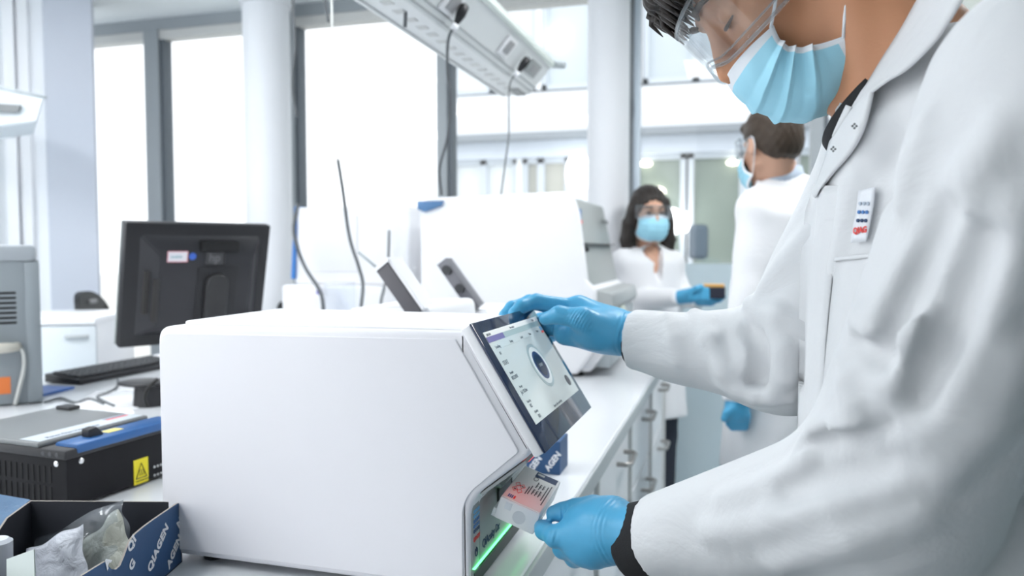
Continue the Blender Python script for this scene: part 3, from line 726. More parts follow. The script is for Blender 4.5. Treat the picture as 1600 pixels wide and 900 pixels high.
# back wall, left wall, near wall, base, flap
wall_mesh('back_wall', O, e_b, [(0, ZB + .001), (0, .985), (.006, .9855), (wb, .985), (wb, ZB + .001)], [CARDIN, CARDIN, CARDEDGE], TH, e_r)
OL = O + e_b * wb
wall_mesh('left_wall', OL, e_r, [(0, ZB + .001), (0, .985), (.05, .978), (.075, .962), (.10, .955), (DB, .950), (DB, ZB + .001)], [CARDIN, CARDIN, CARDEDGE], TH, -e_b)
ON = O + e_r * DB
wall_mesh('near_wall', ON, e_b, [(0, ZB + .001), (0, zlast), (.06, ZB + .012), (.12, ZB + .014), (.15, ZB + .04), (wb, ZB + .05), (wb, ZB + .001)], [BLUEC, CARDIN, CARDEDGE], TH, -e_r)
bb = B(); vs_ = [bb.verts.new(p + Vector((0, 0, ZB + .001))) for p in (O, OL, OL + e_r * DB, ON)]; bb.faces.new(vs_); solidify(obj('base', bb, CARDIN, cb), .002)
# half-height inner divider with a sloping cut
wall_mesh('inner_flap', O + e_r * .17 + e_b * .02, e_b, [(.0, ZB + .002), (.0, ZB + .022), (.05, ZB + .024), (.10, ZB + .026), (.13, ZB + .05), (wb - .03, ZB + .052), (wb - .03, ZB + .002)], [mat('navy_card_matte', (.02, .028, .055), .7, var=.05), CARDIN, CARDEDGE], TH, -e_r)
fl = [OL + Vector((0, 0, .985)), OL + e_r * .10 + Vector((0, 0, .957)), OL + e_b * .11 + e_r * .10 + Vector((0, 0, .972)), OL + e_b * .12 + Vector((0, 0, 1.005))]
bb = B(); bb.faces.new([bb.verts.new(p) for p in fl]); solidify(obj('side_flap', bb, mat('blue_card_gloss', (.10, .18, .30), .22, bump=.5, bscale=120, var=.2, vscale=40), cb), .003)  # lighter blue than the box: the flap's reflection put into the colour
# bags
CLEAR = glassy('bag_film', (.93, .95, .98), .16, .22)
PAPER = mat('bag_paper', (.30, .31, .27), .45, bump=.3, bscale=60, var=.10, vscale=40, crumple=45.0)
PAPER2 = mat('bag_label', (.42, .44, .49), .35, bump=.2, bscale=60, var=.08, vscale=50, crumple=40.0)
def pillow(name, c, ax, ay, az, sx, sy, sz, m, amp=.15, seed=0, parent=None, nu=22):
    r2 = np.random.default_rng(seed); ph = r2.random(12) * 6.28
    bb = B(); grids = []
    for sgn in (1, -1):
        g = []
        for i in range(nu):
            row = []
            for j in range(nu):
                u, v = -1 + 2 * i / (nu - 1), -1 + 2 * j / (nu - 1)
                h = ((1 - u ** 4) * (1 - v ** 4)) ** .6
                wv = amp * (math.sin(5 * u + 3 * v + ph[0]) + math.sin(-4 * u + 7 * v + ph[1]) * .7 + math.sin(9 * u + 2 * v + ph[2]) * .5)
                h2 = sgn * h * (1 + .35 * math.sin(3 * u + ph[5]) * math.sin(4 * v + ph[6])) + wv * .9
                q_ = c + ax * (sx * (u + .06 * math.sin(4 * v + ph[3]))) + ay * (sy * (v + .06 * math.sin(5 * u + ph[4]))) + az * (sz * h2); q_.z = max(q_.z, ZB + .004 + .001 * (sgn > 0)); row.append(q_)
            g.append(row)
        quad_sheet(bb, g)
    bmesh.ops.remove_doubles(bb, verts=bb.verts, dist=.0004)
    return obj(name, bb, m, parent, True)
up = Vector((0, 0, 1))
Pb = lambda s, t, z: O + e_b * s + e_r * t + Vector((0, 0, z))
lean = (up * .8 + e_b * .35 - e_r * .45).normalized(); side = (e_b * -.9 + e_r * .25 + up * .1).normalized(); side = (side - lean * side.dot(lean)).normalized(); outn = lean.cross(side)
bag1 = pillow('plastic_bag', Pb(.125, .085, ZB + .026), side, lean, outn, .046, .040, .007, PAPER2, .10, 3)
tag(bag1, 'clear bag with blue-printed white packet at the front of the navy box', 'bag')
bb = B()
for k in range(4):
    cc = Pb(.15 - .018 * k, .105, ZB + .022 + .002 * (k % 2)) - outn * .002
    box(bb, -.005, .005, -.0006, .0006, -.004, .004, M=Matrix.Translation(cc))
bag2 = pillow('plastic_bag', Pb(.070, .06, ZB + .034), (side + up * .4).normalized(), (lean - side * .3).normalized(), outn, .040, .042, .007, PAPER, .12, 9)
tag(bag2, 'greyish paper-backed bag at the right inside the navy box', 'bag'); bb.free()
bag3 = pillow('plastic_bag', Pb(.115, .045, ZB + .036), side, lean, outn, .075, .040, .012, CLEAR, .16, 5)
tag(bag3, 'large crumpled transparent bag arching over the others in the navy box', 'bag')
text_obj('bag_print', 'QIAGEN', .009, frame3(Pb(.155, .118, ZB + .018), (-e_b + up * .1), up), MIDB, bag1)
# white tube rack corner and white card at the very left
q = onz(6, 900, ZB + .012); b = B(); pw = W(4, 862, .98)
b = B(); cyl(b, (pw.x - .008, pw.y, ZB + .003), (pw.x - .008, pw.y, ZB + .062), .016, .017, 24); cyl(b, (pw.x - .008, pw.y, ZB + .062), (pw.x - .008, pw.y, ZB + .066), .0165, .012, 24)
tag(obj('white_tube', b, mat('milky_plastic', (.62, .65, .70), .4, var=.02), None, ang=40), 'milky white tube at the left inside the navy box', 'tube')
pc_ = W(33, 892, .93); b = B(); box(b, -.018, .018, -.0012, .0012, -.022, .020, 0)
xf(b, b.verts, Matrix.Translation((pc_.x, pc_.y, max(pc_.z, ZB + .03))) @ Matrix.Rotation(.28, 4, 'Z') @ Matrix.Rotation(-.35, 4, 'Y') @ Matrix.Rotation(-.5, 4, 'X'))
tag(obj('white_card', b, mat('pale_card', (.62, .68, .66), .6, var=.02)), 'small pale card standing in the front of the navy box', 'card')

# ================================================================== MONITOR
mo = W(197, 347, 2.0); mn = Vector((.87, -.49, 0)).normalized(); mw = Vector((.49, .87, 0)).normalized()
tilt = math.radians(14); mu = (up * math.cos(tilt) + mn * math.sin(tilt)); mz = mw.cross(mu) * -1
mz = mn * math.cos(tilt) - up * math.sin(tilt)
MM = Matrix((mw, mu, mz)).transposed().to_4x4(); MM.translation = mo - mu * .35              # x across, y up, z towards us (back)
mon = thing('monitor', 'black desktop monitor seen from behind with white sticker', 'monitor', (mo.x - .12, mo.y + .22, ZB))
def mbox(name, x0, x1, y0, y1, z0, z1, m, parent=None, bev=0.0, seg=2):
    bb = B(); box(bb, x0, x1, y0, y1, z0, z1, bev, seg); xf(bb, bb.verts, MM); return obj(name, bb, m, parent or mon, ang=35)
Wm, Hm = .405, .35
mbox('bezel_frame', 0, Wm, 0, Hm, -.03, .0, BLACK, None, .006)
mbox('silver_edge', -.002, Wm + .002, .002, Hm - .002, -.036, -.029, LGREY, None, .003)
mbox('screen', .015, Wm - .015, .02, Hm - .015, -.037, -.0355, mat('screen_off', (.01, .012, .015), .1), None)
bb = B(); A0 = [(.035, .03), (Wm - .03, .03), (Wm - .03, Hm - .03), (.035, Hm - .03)]; A1 = [(.085, .06), (Wm - .06, .06), (Wm - .06, Hm - .085), (.085, Hm - .085)]
va = [bb.verts.new((x, y, -.002)) for x, y in A0]; vb = [bb.verts.new((x, y, .028)) for x, y in A1]
bb.faces.new(vb)
for i in range(4): bb.faces.new((va[i], va[(i + 1) % 4], vb[(i + 1) % 4], vb[i]))
bb.faces.new(va[::-1]); bmesh.ops.recalc_face_normals(bb, faces=bb.faces)
bmesh.ops.bevel(bb, geom=list(bb.edges), offset=.004, segments=2, affect='EDGES'); xf(bb, bb.verts, MM); obj('rear_housing', bb, mat('housing_black', (.03, .03, .035), .35, bump=.05, bscale=800, var=.05), mon, ang=30)
mbox('handle_recess', .19, .30, Hm - .075, Hm - .045, .004, .030, mat('recess_black', (.006, .006, .007), .6), None, .004)
mbox('mount_plate', .185, .30, .07, .235, .026, .032, BLACK, None, .003)
bb = B(); prism(bb, rounded([(.205, .0), (.205, .215), (.268, .215), (.268, .0)], [.002, .0315, .0315, .002], 8), .03, .052, 'z', .006, 3); xf(bb, bb.verts, MM); obj('stand_neck', bb, mat('neck_black', (.03, .03, .032), .28, var=.05), mon, ang=35)
bb = B(); ringp = [Vector((.236 + .018 * math.cos(a), .075 + .018 * math.sin(a), .053)) for a in np.linspace(.2, 2.9, 12)]
tube(bb, ringp, .003, 6); xf(bb, bb.verts, MM); obj('cable_clip', bb, DARK, mon, True)
stk = mbox('white_sticker', .10, .155, .248, .279, .0282, .0288, mat('sticker_white', (.78, .76, .80), .5), None)
bb = B()
for (x0, x1, y0, y1) in ((.10, .155, .248, .250), (.10, .155, .277, .279), (.10, .102, .248, .279), (.153, .155, .248, .279)): box(bb, x0, x1, y0, y1, .0288, .0290)
xf(bb, bb.verts, MM); obj('sticker_border', bb, mat('pink_border', (.7, .25, .3), .5), stk)
text_obj('sticker_text', 'mobilis', .011, MM @ Matrix.Translation((.1085, .26, .029)), mat('teal_print', (.1, .35, .4), .5), stk)
bb = B(); cyl(bb, (.168, .264, .0282), (.168, .264, .0288), .010, seg=24); xf(bb, bb.verts, MM); obj('blue_sticker', bb, mat('royal_blue', (.05, .14, .55), .4), mon)
mbox('maker_badge', .203, .257, .240, .276, .0282, .0292, mat('badge_grey', (.06, .06, .065), .35), None, .004)
text_obj('maker_mark', 'hp', .034, MM @ Matrix.Translation((.213, .249, .0293)), mat('badge_silver', (.14, .14, .15), .4), mon, .0004, sx=1.0)
for k in range(18):
    for c_ in range(2):
        mbox('vent_slot', .048 + .022 * c_, .062 + .022 * c_, .10 + .0068 * k - .02 * c_, .1032 + .0068 * k - .02 * c_, .006 + .014 * c_, .0195 + .010 * c_, mat('vent_grey', (.075, .072, .07), .5))
bp_ = onz(228, 622, ZB); bc_ = MM @ Vector((.236, .03, .03))
bb = B(); prism(bb, rounded([(-.09, -.07), (.09, -.07), (.09, .07), (-.09, .07)], .06, 8), 0, .014, 'z', .004, 2)
xf(bb, bb.verts, Matrix.Translation((bc_.x - .03, bc_.y, ZB)) @ Matrix.Rotation(1.05, 4, 'Z')); obj('stand_foot', bb, BLACK, mon, ang=35)
bb = B(); box(bb, -.035, .035, -.02, .02, .012, bc_.z - ZB + .03, .006); xf(bb, bb.verts, Matrix.Translation((bc_.x - .012, bc_.y + .007, ZB)) @ Matrix.Rotation(1.05, 4, 'Z')); obj('stand_column', bb, BLACK, mon, ang=35)

# round dark foot of the monitor, made as a separate stand, with cable
dk = onz(226, 632, ZB)
ds = thing('monitor_base', 'dark round monitor foot with looped cable beside the analyzer', 'stand', (dk.x, dk.y, ZB))
b = B(); sph(b, (dk.x, dk.y, ZB + .062), (.075, .06, .010), 28, 10); obj('dish', b, BLACK, ds, True)
b = B(); cyl(b, (dk.x + .02, dk.y, ZB), (dk.x + .02, dk.y, ZB + .056), .045, .04, 24); obj('pedestal', b, BLACK, ds, ang=40)
b = B(); tube(b, spline([W(247, 592, 1.75), W(232, 606, 1.74), W(226, 622, 1.74), W(230, 634, 1.75)], 6), .004, 8); obj('cable', b, RUBBER, ds, True)

# ================================================================== KEYBOARD, FOLDER, PAPERS
kq0, kq1 = onz(113, 605, ZB), onz(67, 596, ZB)
kb = thing('keyboard', 'long black keyboard on the worktop behind the monitor', 'keyboard', (kq0.x - .075, kq0.y, ZB), math.radians(93), local=True)
b = B(); prism(b, [(0, .003), (0, .018), (.15, .030), (.15, .003)], 0, .45, 'x', .003, 2); obj('case', b, BLACK, kb, ang=35)
for ry in range(5):
    for cx in range(17):
        b = B(); y_ = .018 + ry * .0235; z_ = .018 + .0008 * (y_ / .01)
        box(b, .014 + cx * .0248, .014 + cx * .0248 + .021, y_, y_ + .02, z_ + .002, z_ + .009, .002, 1); obj('key', b, DARK, kb)
for x, y in ((.02, .02), (.43, .02), (.02, .13), (.43, .13)):
    b = B(); cyl(b, (x, y, 0), (x, y, .004), .008, seg=10); obj('foot', b, RUBBER, kb)
kb.rotation_euler = (0, 0, math.radians(88)); kb.location = (kq0.x + .0, kq0.y + .03, ZB)
f0, f1 = onz(70, 622, ZB), onz(109, 607, ZB)
b = B(); box(b, -.20, .0, -.16, .0, 0, .008, .002); xf(b, b.verts, Matrix.Translation((f1.x + .02, f1.y, ZB)) @ Matrix.Rotation(.12, 4, 'Z'))
tag(obj('blue_folder', b, mat('folder_blue', (.03, .14, .48), .35, var=.03)), 'bright blue flat folder beside the grey case', 'folder')
g0 = onz(200, 572, ZB)
b = B(); box(b, -.10, .10, -.15, .15, 0, .002); xf(b, b.verts, Matrix.Translation((-2.19, 2.55, ZB)) @ Matrix.Rotation(.06, 4, 'Z'))
tag(obj('paper_sheet', b, mat('paper_white', (.9, .9, .92), .6, var=.01)), 'white paper sheet on the worktop behind the keyboard', 'paper')
g1 = onz(195, 625, ZB)
b = B(); box(b, -.10, .10, -.14, .14, 0, .002); xf(b, b.verts, Matrix.Translation((g1.x - .02, g1.y, ZB)) @ Matrix.Rotation(.5, 4, 'Z'))
tag(obj('paper_sheet', b, MATS['paper_white']), 'bright white paper sheet by the dark round stand', 'paper')
def cable(name, pts, r, m, label, cat='cable', n=8):
    bb = B(); tube(bb, spline(pts, n), r, 8); return tag(obj(name, bb, m, None, True), label, cat)
zc = ZB + .004
cable('usb_cable', [onz(184, 590, ZB + .012), onz(184, 602, zc), onz(172, 612, zc), onz(152, 620, zc), onz(165, 628, zc), onz(178, 634, zc)], .0035, CABLEG, 'grey cable running from the black keyboard over the worktop')
cable('desk_cable', [onz(70, 628, zc), onz(95, 622, zc), onz(118, 629, zc), onz(140, 623, zc), onz(162, 631, zc)], .0035, CABLEG, 'thin dark cable lying behind the heat sealer lid')

# ================================================================== GREY EQUIPMENT CASE
cr = onz(67, 630, ZB); cn = Vector((.74, -.67, 0)).normalized(); cw = Vector((-cn.y * -1, 0, 0))
cw = Vector((-.67, -.74, 0)).normalized()                      # to the left along the face
CM = Matrix((-cw, up, cn)).transposed().to_4x4(); CM.translation = Vector((cr.x, cr.y, ZB))   # x to the right (<=0 inside), y up, z to us
hc = (W(60, 383, 2.17).z - ZB)
gc = thing('equipment_case', 'tall grey equipment case with vent slots at the left edge', 'equipment case', (cr.x - .1, cr.y, ZB))
def cbox(name, x0, x1, y0, y1, z0, z1, m, parent=None, bev=0.0):
    bb = B(); box(bb, x0, x1, y0, y1, z0, z1, bev); xf(bb, bb.verts, CM); return obj(name, bb, m, parent or gc, ang=35)
cbox('body', -.34, 0, .004, hc - .045, -.35, -.002, mat('case_grey', (.26, .29, .31), .45, var=.02), None, .004)
cbox('top_cap', -.345, -.005, hc - .047, hc, -.352, .004, mat('cap_grey', (.36, .39, .42), .4, var=.02), None, .012)
cbox('side_strip', -.034, .001, .006, hc - .049, -.012, .0035, mat('strip_grey', (.25, .28, .30), .45, var=.02), None, .002)
for k in range(7):
    cbox('vent_slot', -.30, -.056, hc - .135 - k * .0138 - .001, hc - .1295 - k * .0138, -.003, -.0012, mat('slot_black', (.004, .004, .005), .8))
pl = thing('power_cable', 'pale plug and cable in the rear of the grey case', 'plug', tuple(CM @ Vector((-.06, .16, .02))))
bb = B(); tube(bb, [(-.16, .165, .03), (-.115, .165, .03), (-.10, .166, .03), (-.078, .166, .026), (-.062, .166, .02), (-.058, .166, .008), (-.058, .166, -.001)], [.008, .008, .014, .014, .012, .012, .012], 12); xf(bb, bb.verts, CM); obj('plug_body', bb, mat('plug_beige', (.52, .50, .44), .5, var=.03), pl, True)
bb = B(); tube(bb, spline([(-.062, .164, .012), (-.045, .155, .012), (-.042, .11, .012), (-.055, .05, .012), (-.066, .004, .012)], 6), .005, 8); xf(bb, bb.verts, CM); obj('cable', bb, CABLEL, pl, True)
so = cbox('orange_sticker', -.20, -.075, .035, .082, -.0018, -.0008, ORANGE)
text_obj('sticker_text', 'QIAGEN', .022, CM @ Matrix.Translation((-.185, .058, -.0007)), PRINTW, so, .0006)
text_obj('sticker_text', 'SERVICE', .016, CM @ Matrix.Translation((-.185, .041, -.0007)), PRINTW, so, .0006)

# ================================================================== WHITE CABINET, CHAIRS
wc0 = W(150, 497, 3.05); wn = Vector((.42, -.907, 0)).normalized(); wl = Vector((-.907, -.42, 0))
WM = Matrix((-wl, up, wn)).transposed().to_4x4(); WM.translation = Vector((wc0.x, wc0.y, 0)); hw = wc0.z
wcab = thing('side_cabinet', 'white side cabinet with bar handle left of the monitor', 'cabinet', (wc0.x - .2, wc0.y, 0))
def wbox(name, x0, x1, y0, y1, z0, z1, m, parent=None, bev=0.0):
    bb = B(); box(bb, x0, x1, y0, y1, z0, z1, bev); xf(bb, bb.verts, WM); return obj(name, bb, m, parent or wcab, ang=35)
wbox('carcass', -.44, -.004, .05, hw - .025, -.45, -.02, WHITE, None, .002)
wbox('top', -.445, 0, hw - .025, hw, -.455, .006, WHITE, None, .003)
wbox('plinth', -.42, -.02, 0, .05, -.43, -.05, DARK)
for k in range(3):
    z1 = hw - .03 - k * .26
    d_ = wbox('drawer', -.44, -.004, z1 - .252, z1, -.02, 0, mat('drawer_grey_white', (.62, .66, .69), .4, var=.01), None, .002)
    wbox('handle', -.115, -.03, z1 - .05, z1 - .036, 0, .014, mat('handle_satin', (.42, .44, .45), .4, metal=.5), d_, .003)
CHB = mat('chair_black', (.016, .016, .017), .5, bump=.06, bscale=500, var=.05)
def chair(px, py, d, rot, wpx, label):
    p = W(px, py, d); t = thing('office_chair', label, 'chair', (p.x, p.y, 0), rot, group='black office chairs', local=True)
    rx = wpx / FPX * d / 2; zt_ = p.z
    bb = B(); n = 30
    vf = []
    for yy in (-.014, .014):
        vf.append([bb.verts.new((rx * math.copysign(abs(math.cos(a)) ** .8, math.cos(a)), yy + .05 * (math.cos(a) ** 2) * -1, zt_ - .17 + .17 * math.copysign(abs(math.sin(a)) ** .85, math.sin(a)))) for a in [2 * math.pi * k / n for k in range(n)]])
    bb.faces.new(vf[0]); bb.faces.new(vf[1][::-1])
    for k in range(n): bb.faces.new((vf[0][k], vf[1][k], vf[1][(k + 1) % n], vf[0][(k + 1) % n]))
    bmesh.ops.recalc_face_normals(bb, faces=bb.faces); bk = obj('backrest', bb, CHB, t, ang=40)
    bb = B(); box(bb, -.045, .045, -.052, -.006, zt_ - .062, zt_ - .040, .008); obj('grip_slot', bb, mat('slot_grey', (.25, .25, .25), .5), bk)
    bb = B(); box(bb, -rx, rx, -.42, .0, .44, .49, .022, 3); obj('seat', bb, CHB, t, ang=40)
    bb = B(); tube(bb, [(0, .02, .44), (0, .04, .6), (0, .02, zt_ - .2)], .018, 10); obj('back_post', bb, CHROME, t, True)
    bb = B(); cyl(bb, (0, -.2, .1), (0, -.2, .45), .025, seg=14); obj('gas_column', bb, CHROME, t, True)
    for k in range(5):
        a = k * 2 * math.pi / 5; bb = B(); tube(bb, [(0, -.2, .1), (.26 * math.cos(a), -.2 + .26 * math.sin(a), .06)], [.02, .014], 8); lg = obj('leg', bb, BLACK, t, True)
        bb = B(); sph(bb, (.26 * math.cos(a), -.2 + .26 * math.sin(a), .03), .03, 12, 8); obj('castor', bb, RUBBER, lg, True)
    return t
chair(130, 455, 3.75, math.radians(116), 125, 'black oval-backed office chair left of the monitor')
chair(452, 470, 3.86, math.radians(160), 95, 'black office chair whose curved top shows right of the monitor')

# ================================================================== SERVICE BOOM under the ceiling
YE = 3.0
bl_, br_, rt_ = ony(784, 151, YE), ony(846, 146, YE), ony(866, 101, YE)
bm_ = ony(828, 148, YE)
boom = thing('service_boom', 'long white ceiling-hung service boom with sockets and cables', 'service boom', ((bl_.x + rt_.x) / 2, 1.2, bl_.z))
tl = (bl_.x - .035, rt_.z)
pfb = [(bl_.x, bl_.z), (bm_.x, bm_.z), (rt_.x - .012, rt_.z - .01), (rt_.x - .012, rt_.z), tl]
b = B(); prism(b, pfb, -1.0, YE, 'y', .004, 2); obj('housing', b, mat('boom_white', (.74, .76, .765), .45, bump=.03, bscale=300, var=.015), boom, ang=25)
b = B(); box(b, rt_.x - .035, rt_.x + .004, -1.0, YE + .004, rt_.z - .012, rt_.z + .012, .003); obj('top_rail', b, mat('boom_rail', (.66, .72, .68), .4, var=.02), boom)
for off, nm in ((.012, 'groove'), (.032, 'groove')):
    b = B(); v0 = Vector((bm_.x, 0, bm_.z)).lerp(Vector((rt_.x - .012, 0, rt_.z - .01)), off / .13)
    box(b, v0.x - .002, v0.x + .003, -1.0, YE - .01, v0.z - .0025, v0.z + .0025); obj(nm, b, mat('groove_grey', (.40, .42, .43), .5), boom)
nu = int((YE + .2) / .075)
for k in range(nu):
    yy = YE - .10 - k * .075
    b = B(); box(b, bl_.x + .055, bl_.x + .085, yy, yy + .03, bl_.z - .0015, bl_.z + .003, .001, 1); obj('perforation', b, mat('perf_grey', (.58, .59, .58), .6), boom)
b = B(); box(b, bl_.x + .012, bl_.x + .02, -1.0, YE - .01, bl_.z - .002, bl_.z + .001); obj('groove', b, MATS['groove_grey'], boom)
b = B(); box(b, bm_.x - .05, bm_.x - .012, YE - .13, YE - .02, bl_.z - .006, bl_.z + .002, .002); obj('end_vent', b, mat('vent_grey2', (.30, .31, .31), .6), boom)
# sockets on the slanted side face
sd = (Vector((rt_.x - .012, 0, rt_.z - .01)) - Vector((bm_.x, 0, bm_.z))); sdn = sd.normalized(); sn = Vector((sdn.z, 0, -sdn.x))
def sideM(yy, f): 
    o_ = Vector((bm_.x, yy, bm_.z)) + sd * f; return Matrix((Vector((0, 1, 0)), sdn, sn)).transposed().to_4x4(), o_
def side_y(px, py):
    """y along the slanted face for a pixel"""
    r = ray(px, py); o_ = Vector((bm_.x, 0, bm_.z)); t = (o_ - CAM).dot(sn) / r.dot(sn); p = CAM + r * t; return p
def sbox(name, c, sx, sy, z0, z1, m, parent=None, bev=.003):
    M_ = Matrix((Vector((0, 1, 0)), sdn, sn)).transposed().to_4x4(); M_.translation = c
    bb = B(); box(bb, -sx / 2, sx / 2, -sy / 2, sy / 2, z0, z1, bev); xf(bb, bb.verts, M_); return obj(name, bb, m, parent or boom, ang=35)
c = side_y(832, 107); so_ = sbox('data_socket', c, .13, .055, 0, .006, mat('socket_grey', (.36, .38, .38), .45)); sbox('socket_insert', c, .07, .03, .006, .009, mat('socket_dark', (.36, .36, .37), .5), so_)
for (px, py) in ((792, 72), (705, 3)):
    c = side_y(px, py); so_ = sbox('power_socket', c, .10, .07, 0, .008, WHITE); sbox('socket_insert', c, .05, .045, .008, .011, mat('socket_dark', (.36, .36, .37), .5), so_)
for yy in (2.2, .6, -.6):
    b = B(); cyl(b, ((bl_.x + rt_.x) / 2, yy, rt_.z - .01), ((bl_.x + rt_.x) / 2, yy, ZC), .012, seg=12); obj('hanger_rod', b, WHITE, boom, True)
b = B(); cyl(b, (rt_.x - .01, YE, rt_.z), (rt_.x + .045, YE - .02, rt_.z - .01), .013, seg=12); obj('end_hook', b, PALEGREY, boom, True)
# hanging cables with plugs
def plug_cable(px_py, pts, label, r=.0045, m=CABLEG, d=None):
    t = thing('hanging_cable', label, 'cable', tuple(pts[0]))
    bb = B(); tube(bb, spline(pts, 8), r, 8); obj('cord', bb, m, t, True)
    bb = B(); p, q2 = Vector(pts[0]), Vector(pts[1]); dr = (q2 - p).normalized()
    tube(bb, [p - dr * .05, p - dr * .045, p - dr * .02, p, p + dr * .012], [.006, .013, .015, .010, .006], 10); obj('plug', bb, BLACK, t, True)
    bb = B(); tube(bb, [p + dr * .012, p + dr * .03], [.011, .009], 10); obj('strain_relief', bb, PRINTW, t, True)
    return t
def side_p(px, py, off=.02): return side_y(px, py) + sn * off
c1_ = side_p(703, 22, .03); dd = (c1_ - CAM).dot(C_F)
plug_cable(None, [c1_, W(701, 60, dd), W(699, 110, dd + .02), W(704, 150, dd + .08), W(699, 215, dd + .15), W(687, 262, dd + .2), W(690, 304, dd + .25)], 'dark cable hanging from the boom to the blue-gripped instrument corner')
c1_ = side_p(803, 100, .03); dd = (c1_ - CAM).dot(C_F)
plug_cable(None, [c1_, W(797, 130, dd), W(795, 170, dd - .02), W(795, 210, dd - .04), W(790, 250, dd - .06), W(783, 304, dd - .08)], 'thin grey cable hanging from the boom end socket', .003)
cable('ceiling_cable', [W(458, -60, 2.2), W(458, 20, 2.2), W(461, 70, 2.2), W(457, 130, 2.2), W(463, 182, 2.2)], .0045, CABLEG, 'dark cable dangling in front of the left column edge')
cable('ceiling_cable', [W(505, -60, 2.3), W(508, 0, 2.3), W(513, 34, 2.3)], .004, CABLEG, 'short cable end hanging at the top above the bright window')
cable('ceiling_cable', [W(634, -50, 2.0), W(634, 0, 2.0), W(633, 42, 2.0)], .005, CABLEG, 'short cable end dangling in front of the boom')
cable('washed_out_cord', [W(512, -140, 2.16), W(518, 0, 2.15), W(522, 160, 2.15), W(528, 252, 2.15)], .003, mat('cord_glare_white', (.9, .9, .86), .5), 'top of the dark curved cable, whitened as in window glare')  # upper cable coloured white to look washed out by the bright window
cable('instrument_cable', [W(528, 250, 2.15), W(536, 300, 2.15), W(546, 370, 2.15), W(560, 415, 2.12), W(567, 445, 2.1), W(564, 485, 2.05), W(563, 530, 2.05), W(563, 640, 2.05)], .005, CABLEG, 'dark curved cable falling in front of the white instrument cover')
cable('instrument_cable', [W(466, 319, 3.02), W(459, 355, 2.98), W(464, 385, 2.97), W(478, 420, 2.96), W(498, 452, 2.9), W(505, 480, 2.86), W(505, 560, 2.85)], .0075, CABLEG, 'dark curved cable falling beside the blue edge trim')
cable('instrument_cable', [W(608, 360, 2.9), W(606, 420, 2.88), W(599, 455, 2.86), W(595, 480, 2.86), W(594, 570, 2.85)], .005, CABLEG, 'thin cable behind the dark tilted screen')
# end of a second service boom at the left frame edge
se = W(34, 170, 3.3)
sb = thing('boom_end', 'pale grey end of a second service boom jutting in at the left edge', 'lamp', tuple(se))
pl_ = [W(-60, 128, 3.3), W(70, 153, 3.3), W(58, 190, 3.3), W(-60, 205, 3.3)]
bb = B(); off = Vector((-.36, .30, 0)); va = [bb.verts.new(p) for p in pl_]; vb = [bb.verts.new(p + off) for p in pl_]
bb.faces.new(va); bb.faces.new(vb[::-1])
for i in range(4): bb.faces.new((va[i], vb[i], vb[(i + 1) % 4], va[(i + 1) % 4]))
bmesh.ops.recalc_face_normals(bb, faces=bb.faces); bmesh.ops.bevel(bb, geom=list(bb.edges), offset=.006, segments=2, affect='EDGES'); obj('housing', bb, mat('boom_end_grey', (.66, .70, .73), .4, var=.02), sb, ang=35)
bb = B(); q = [W(-40, 160, 3.29), W(34, 165, 3.29), W(30, 176, 3.29), W(-40, 174, 3.29)]; va = [bb.verts.new(p) for p in q]; vb = [bb.verts.new(p + Vector((.005, -.012, 0))) for p in q]
bb.faces.new(va); bb.faces.new(vb[::-1]); [bb.faces.new((va[i], vb[i], vb[(i + 1) % 4], va[(i + 1) % 4])) for i in range(4)]; bmesh.ops.recalc_face_normals(bb, faces=bb.faces); obj('shadow_gap', bb, MIDGREY, sb)
bb = B(); tube(bb, [W(-60, 124, 3.28), W(72, 152, 3.28)], .006, 8); obj('rail', bb, PALEGREY, sb, True)
bb = B(); w0 = W(-40, 165, 3.6); box(bb, w0.x - .5, w0.x - .2, w0.y - .2, w0.y + .35, w0.z - .06, w0.z + .08, .01); obj('bracket', bb, PALEGREY, sb)

# ================================================================== SMALL BLUE BOX behind the analyzer, CARTRIDGE
pb_ = onz(852, 738, ZB); b = B()
XB0 = pb_.x
sbx = thing('reagent_box', 'small navy printed box standing behind the analyzer under the screen', 'box', (pb_.x, pb_.y, ZB), math.radians(-4))
bb = B(); box(bb, XB0 - .085, XB0 + .032, pb_.y - .012, pb_.y + .06, ZB, ZB + .065, .001); obj('carton', bb, BLUEC, sbx)
for k, (dx, dz, tx) in enumerate(((-.022, .004, 'GEN'), (.010, .006, 'AGEN'), (-.06, .01, 'QIAGEN'))):
    text_obj('print', tx, .016, frame3((XB0 + dx, pb_.y - .0126, ZB + dz), (math.cos(.95), 0, math.sin(.95)), (-math.sin(.95), 0, math.cos(.95))), PRINTW, sbx, .0006)
K = W(845, 803, .955)
la_, lb_, lc_ = .055, .1214, .0311
KM = Matrix((Vector((.9376, .0263, -.3453)), Vector((-.0088, .999, .0525)), Vector((.3466, -.0457, .9371)))).transposed().to_4x4(); KM.translation = K   # x right (<=0 inside), y along, z out of the label face
crt = thing('sample_cartridge', 'clear plastic cartridge with printed label held at the slot', 'cartridge', tuple(K))
def kbox(name, x0, x1, y0, y1, z0, z1, m, parent=None, bev=0.0):
    bb = B(); box(bb, x0, x1, y0, y1, z0, z1, bev); xf(bb, bb.verts, KM); return obj(name, bb, m, parent or crt, ang=35)
MILK = mat('cartridge_plastic', (.93, .95, .97), .22, trans=.06, var=.02, ior=1.4)
kbox('body', -la_, 0, 0, lb_, -lc_, -.0008, MILK, None, .0025)
lab = kbox('label', -la_ + .002, -.002, .002, lb_ - .004, -.0008, 0, mat('label_paper', (.86, .86, .84), .5, var=.01), None)
kbox('dark_band', -.034, -.003, lb_ - .024, lb_ - .006, 0, .0002, NAVY, lab)
kbox('band_window', -.032, -.022, lb_ - .016, lb_ - .010, .0002, .0003, mat('band_grey', (.45, .47, .48), .5), lab)
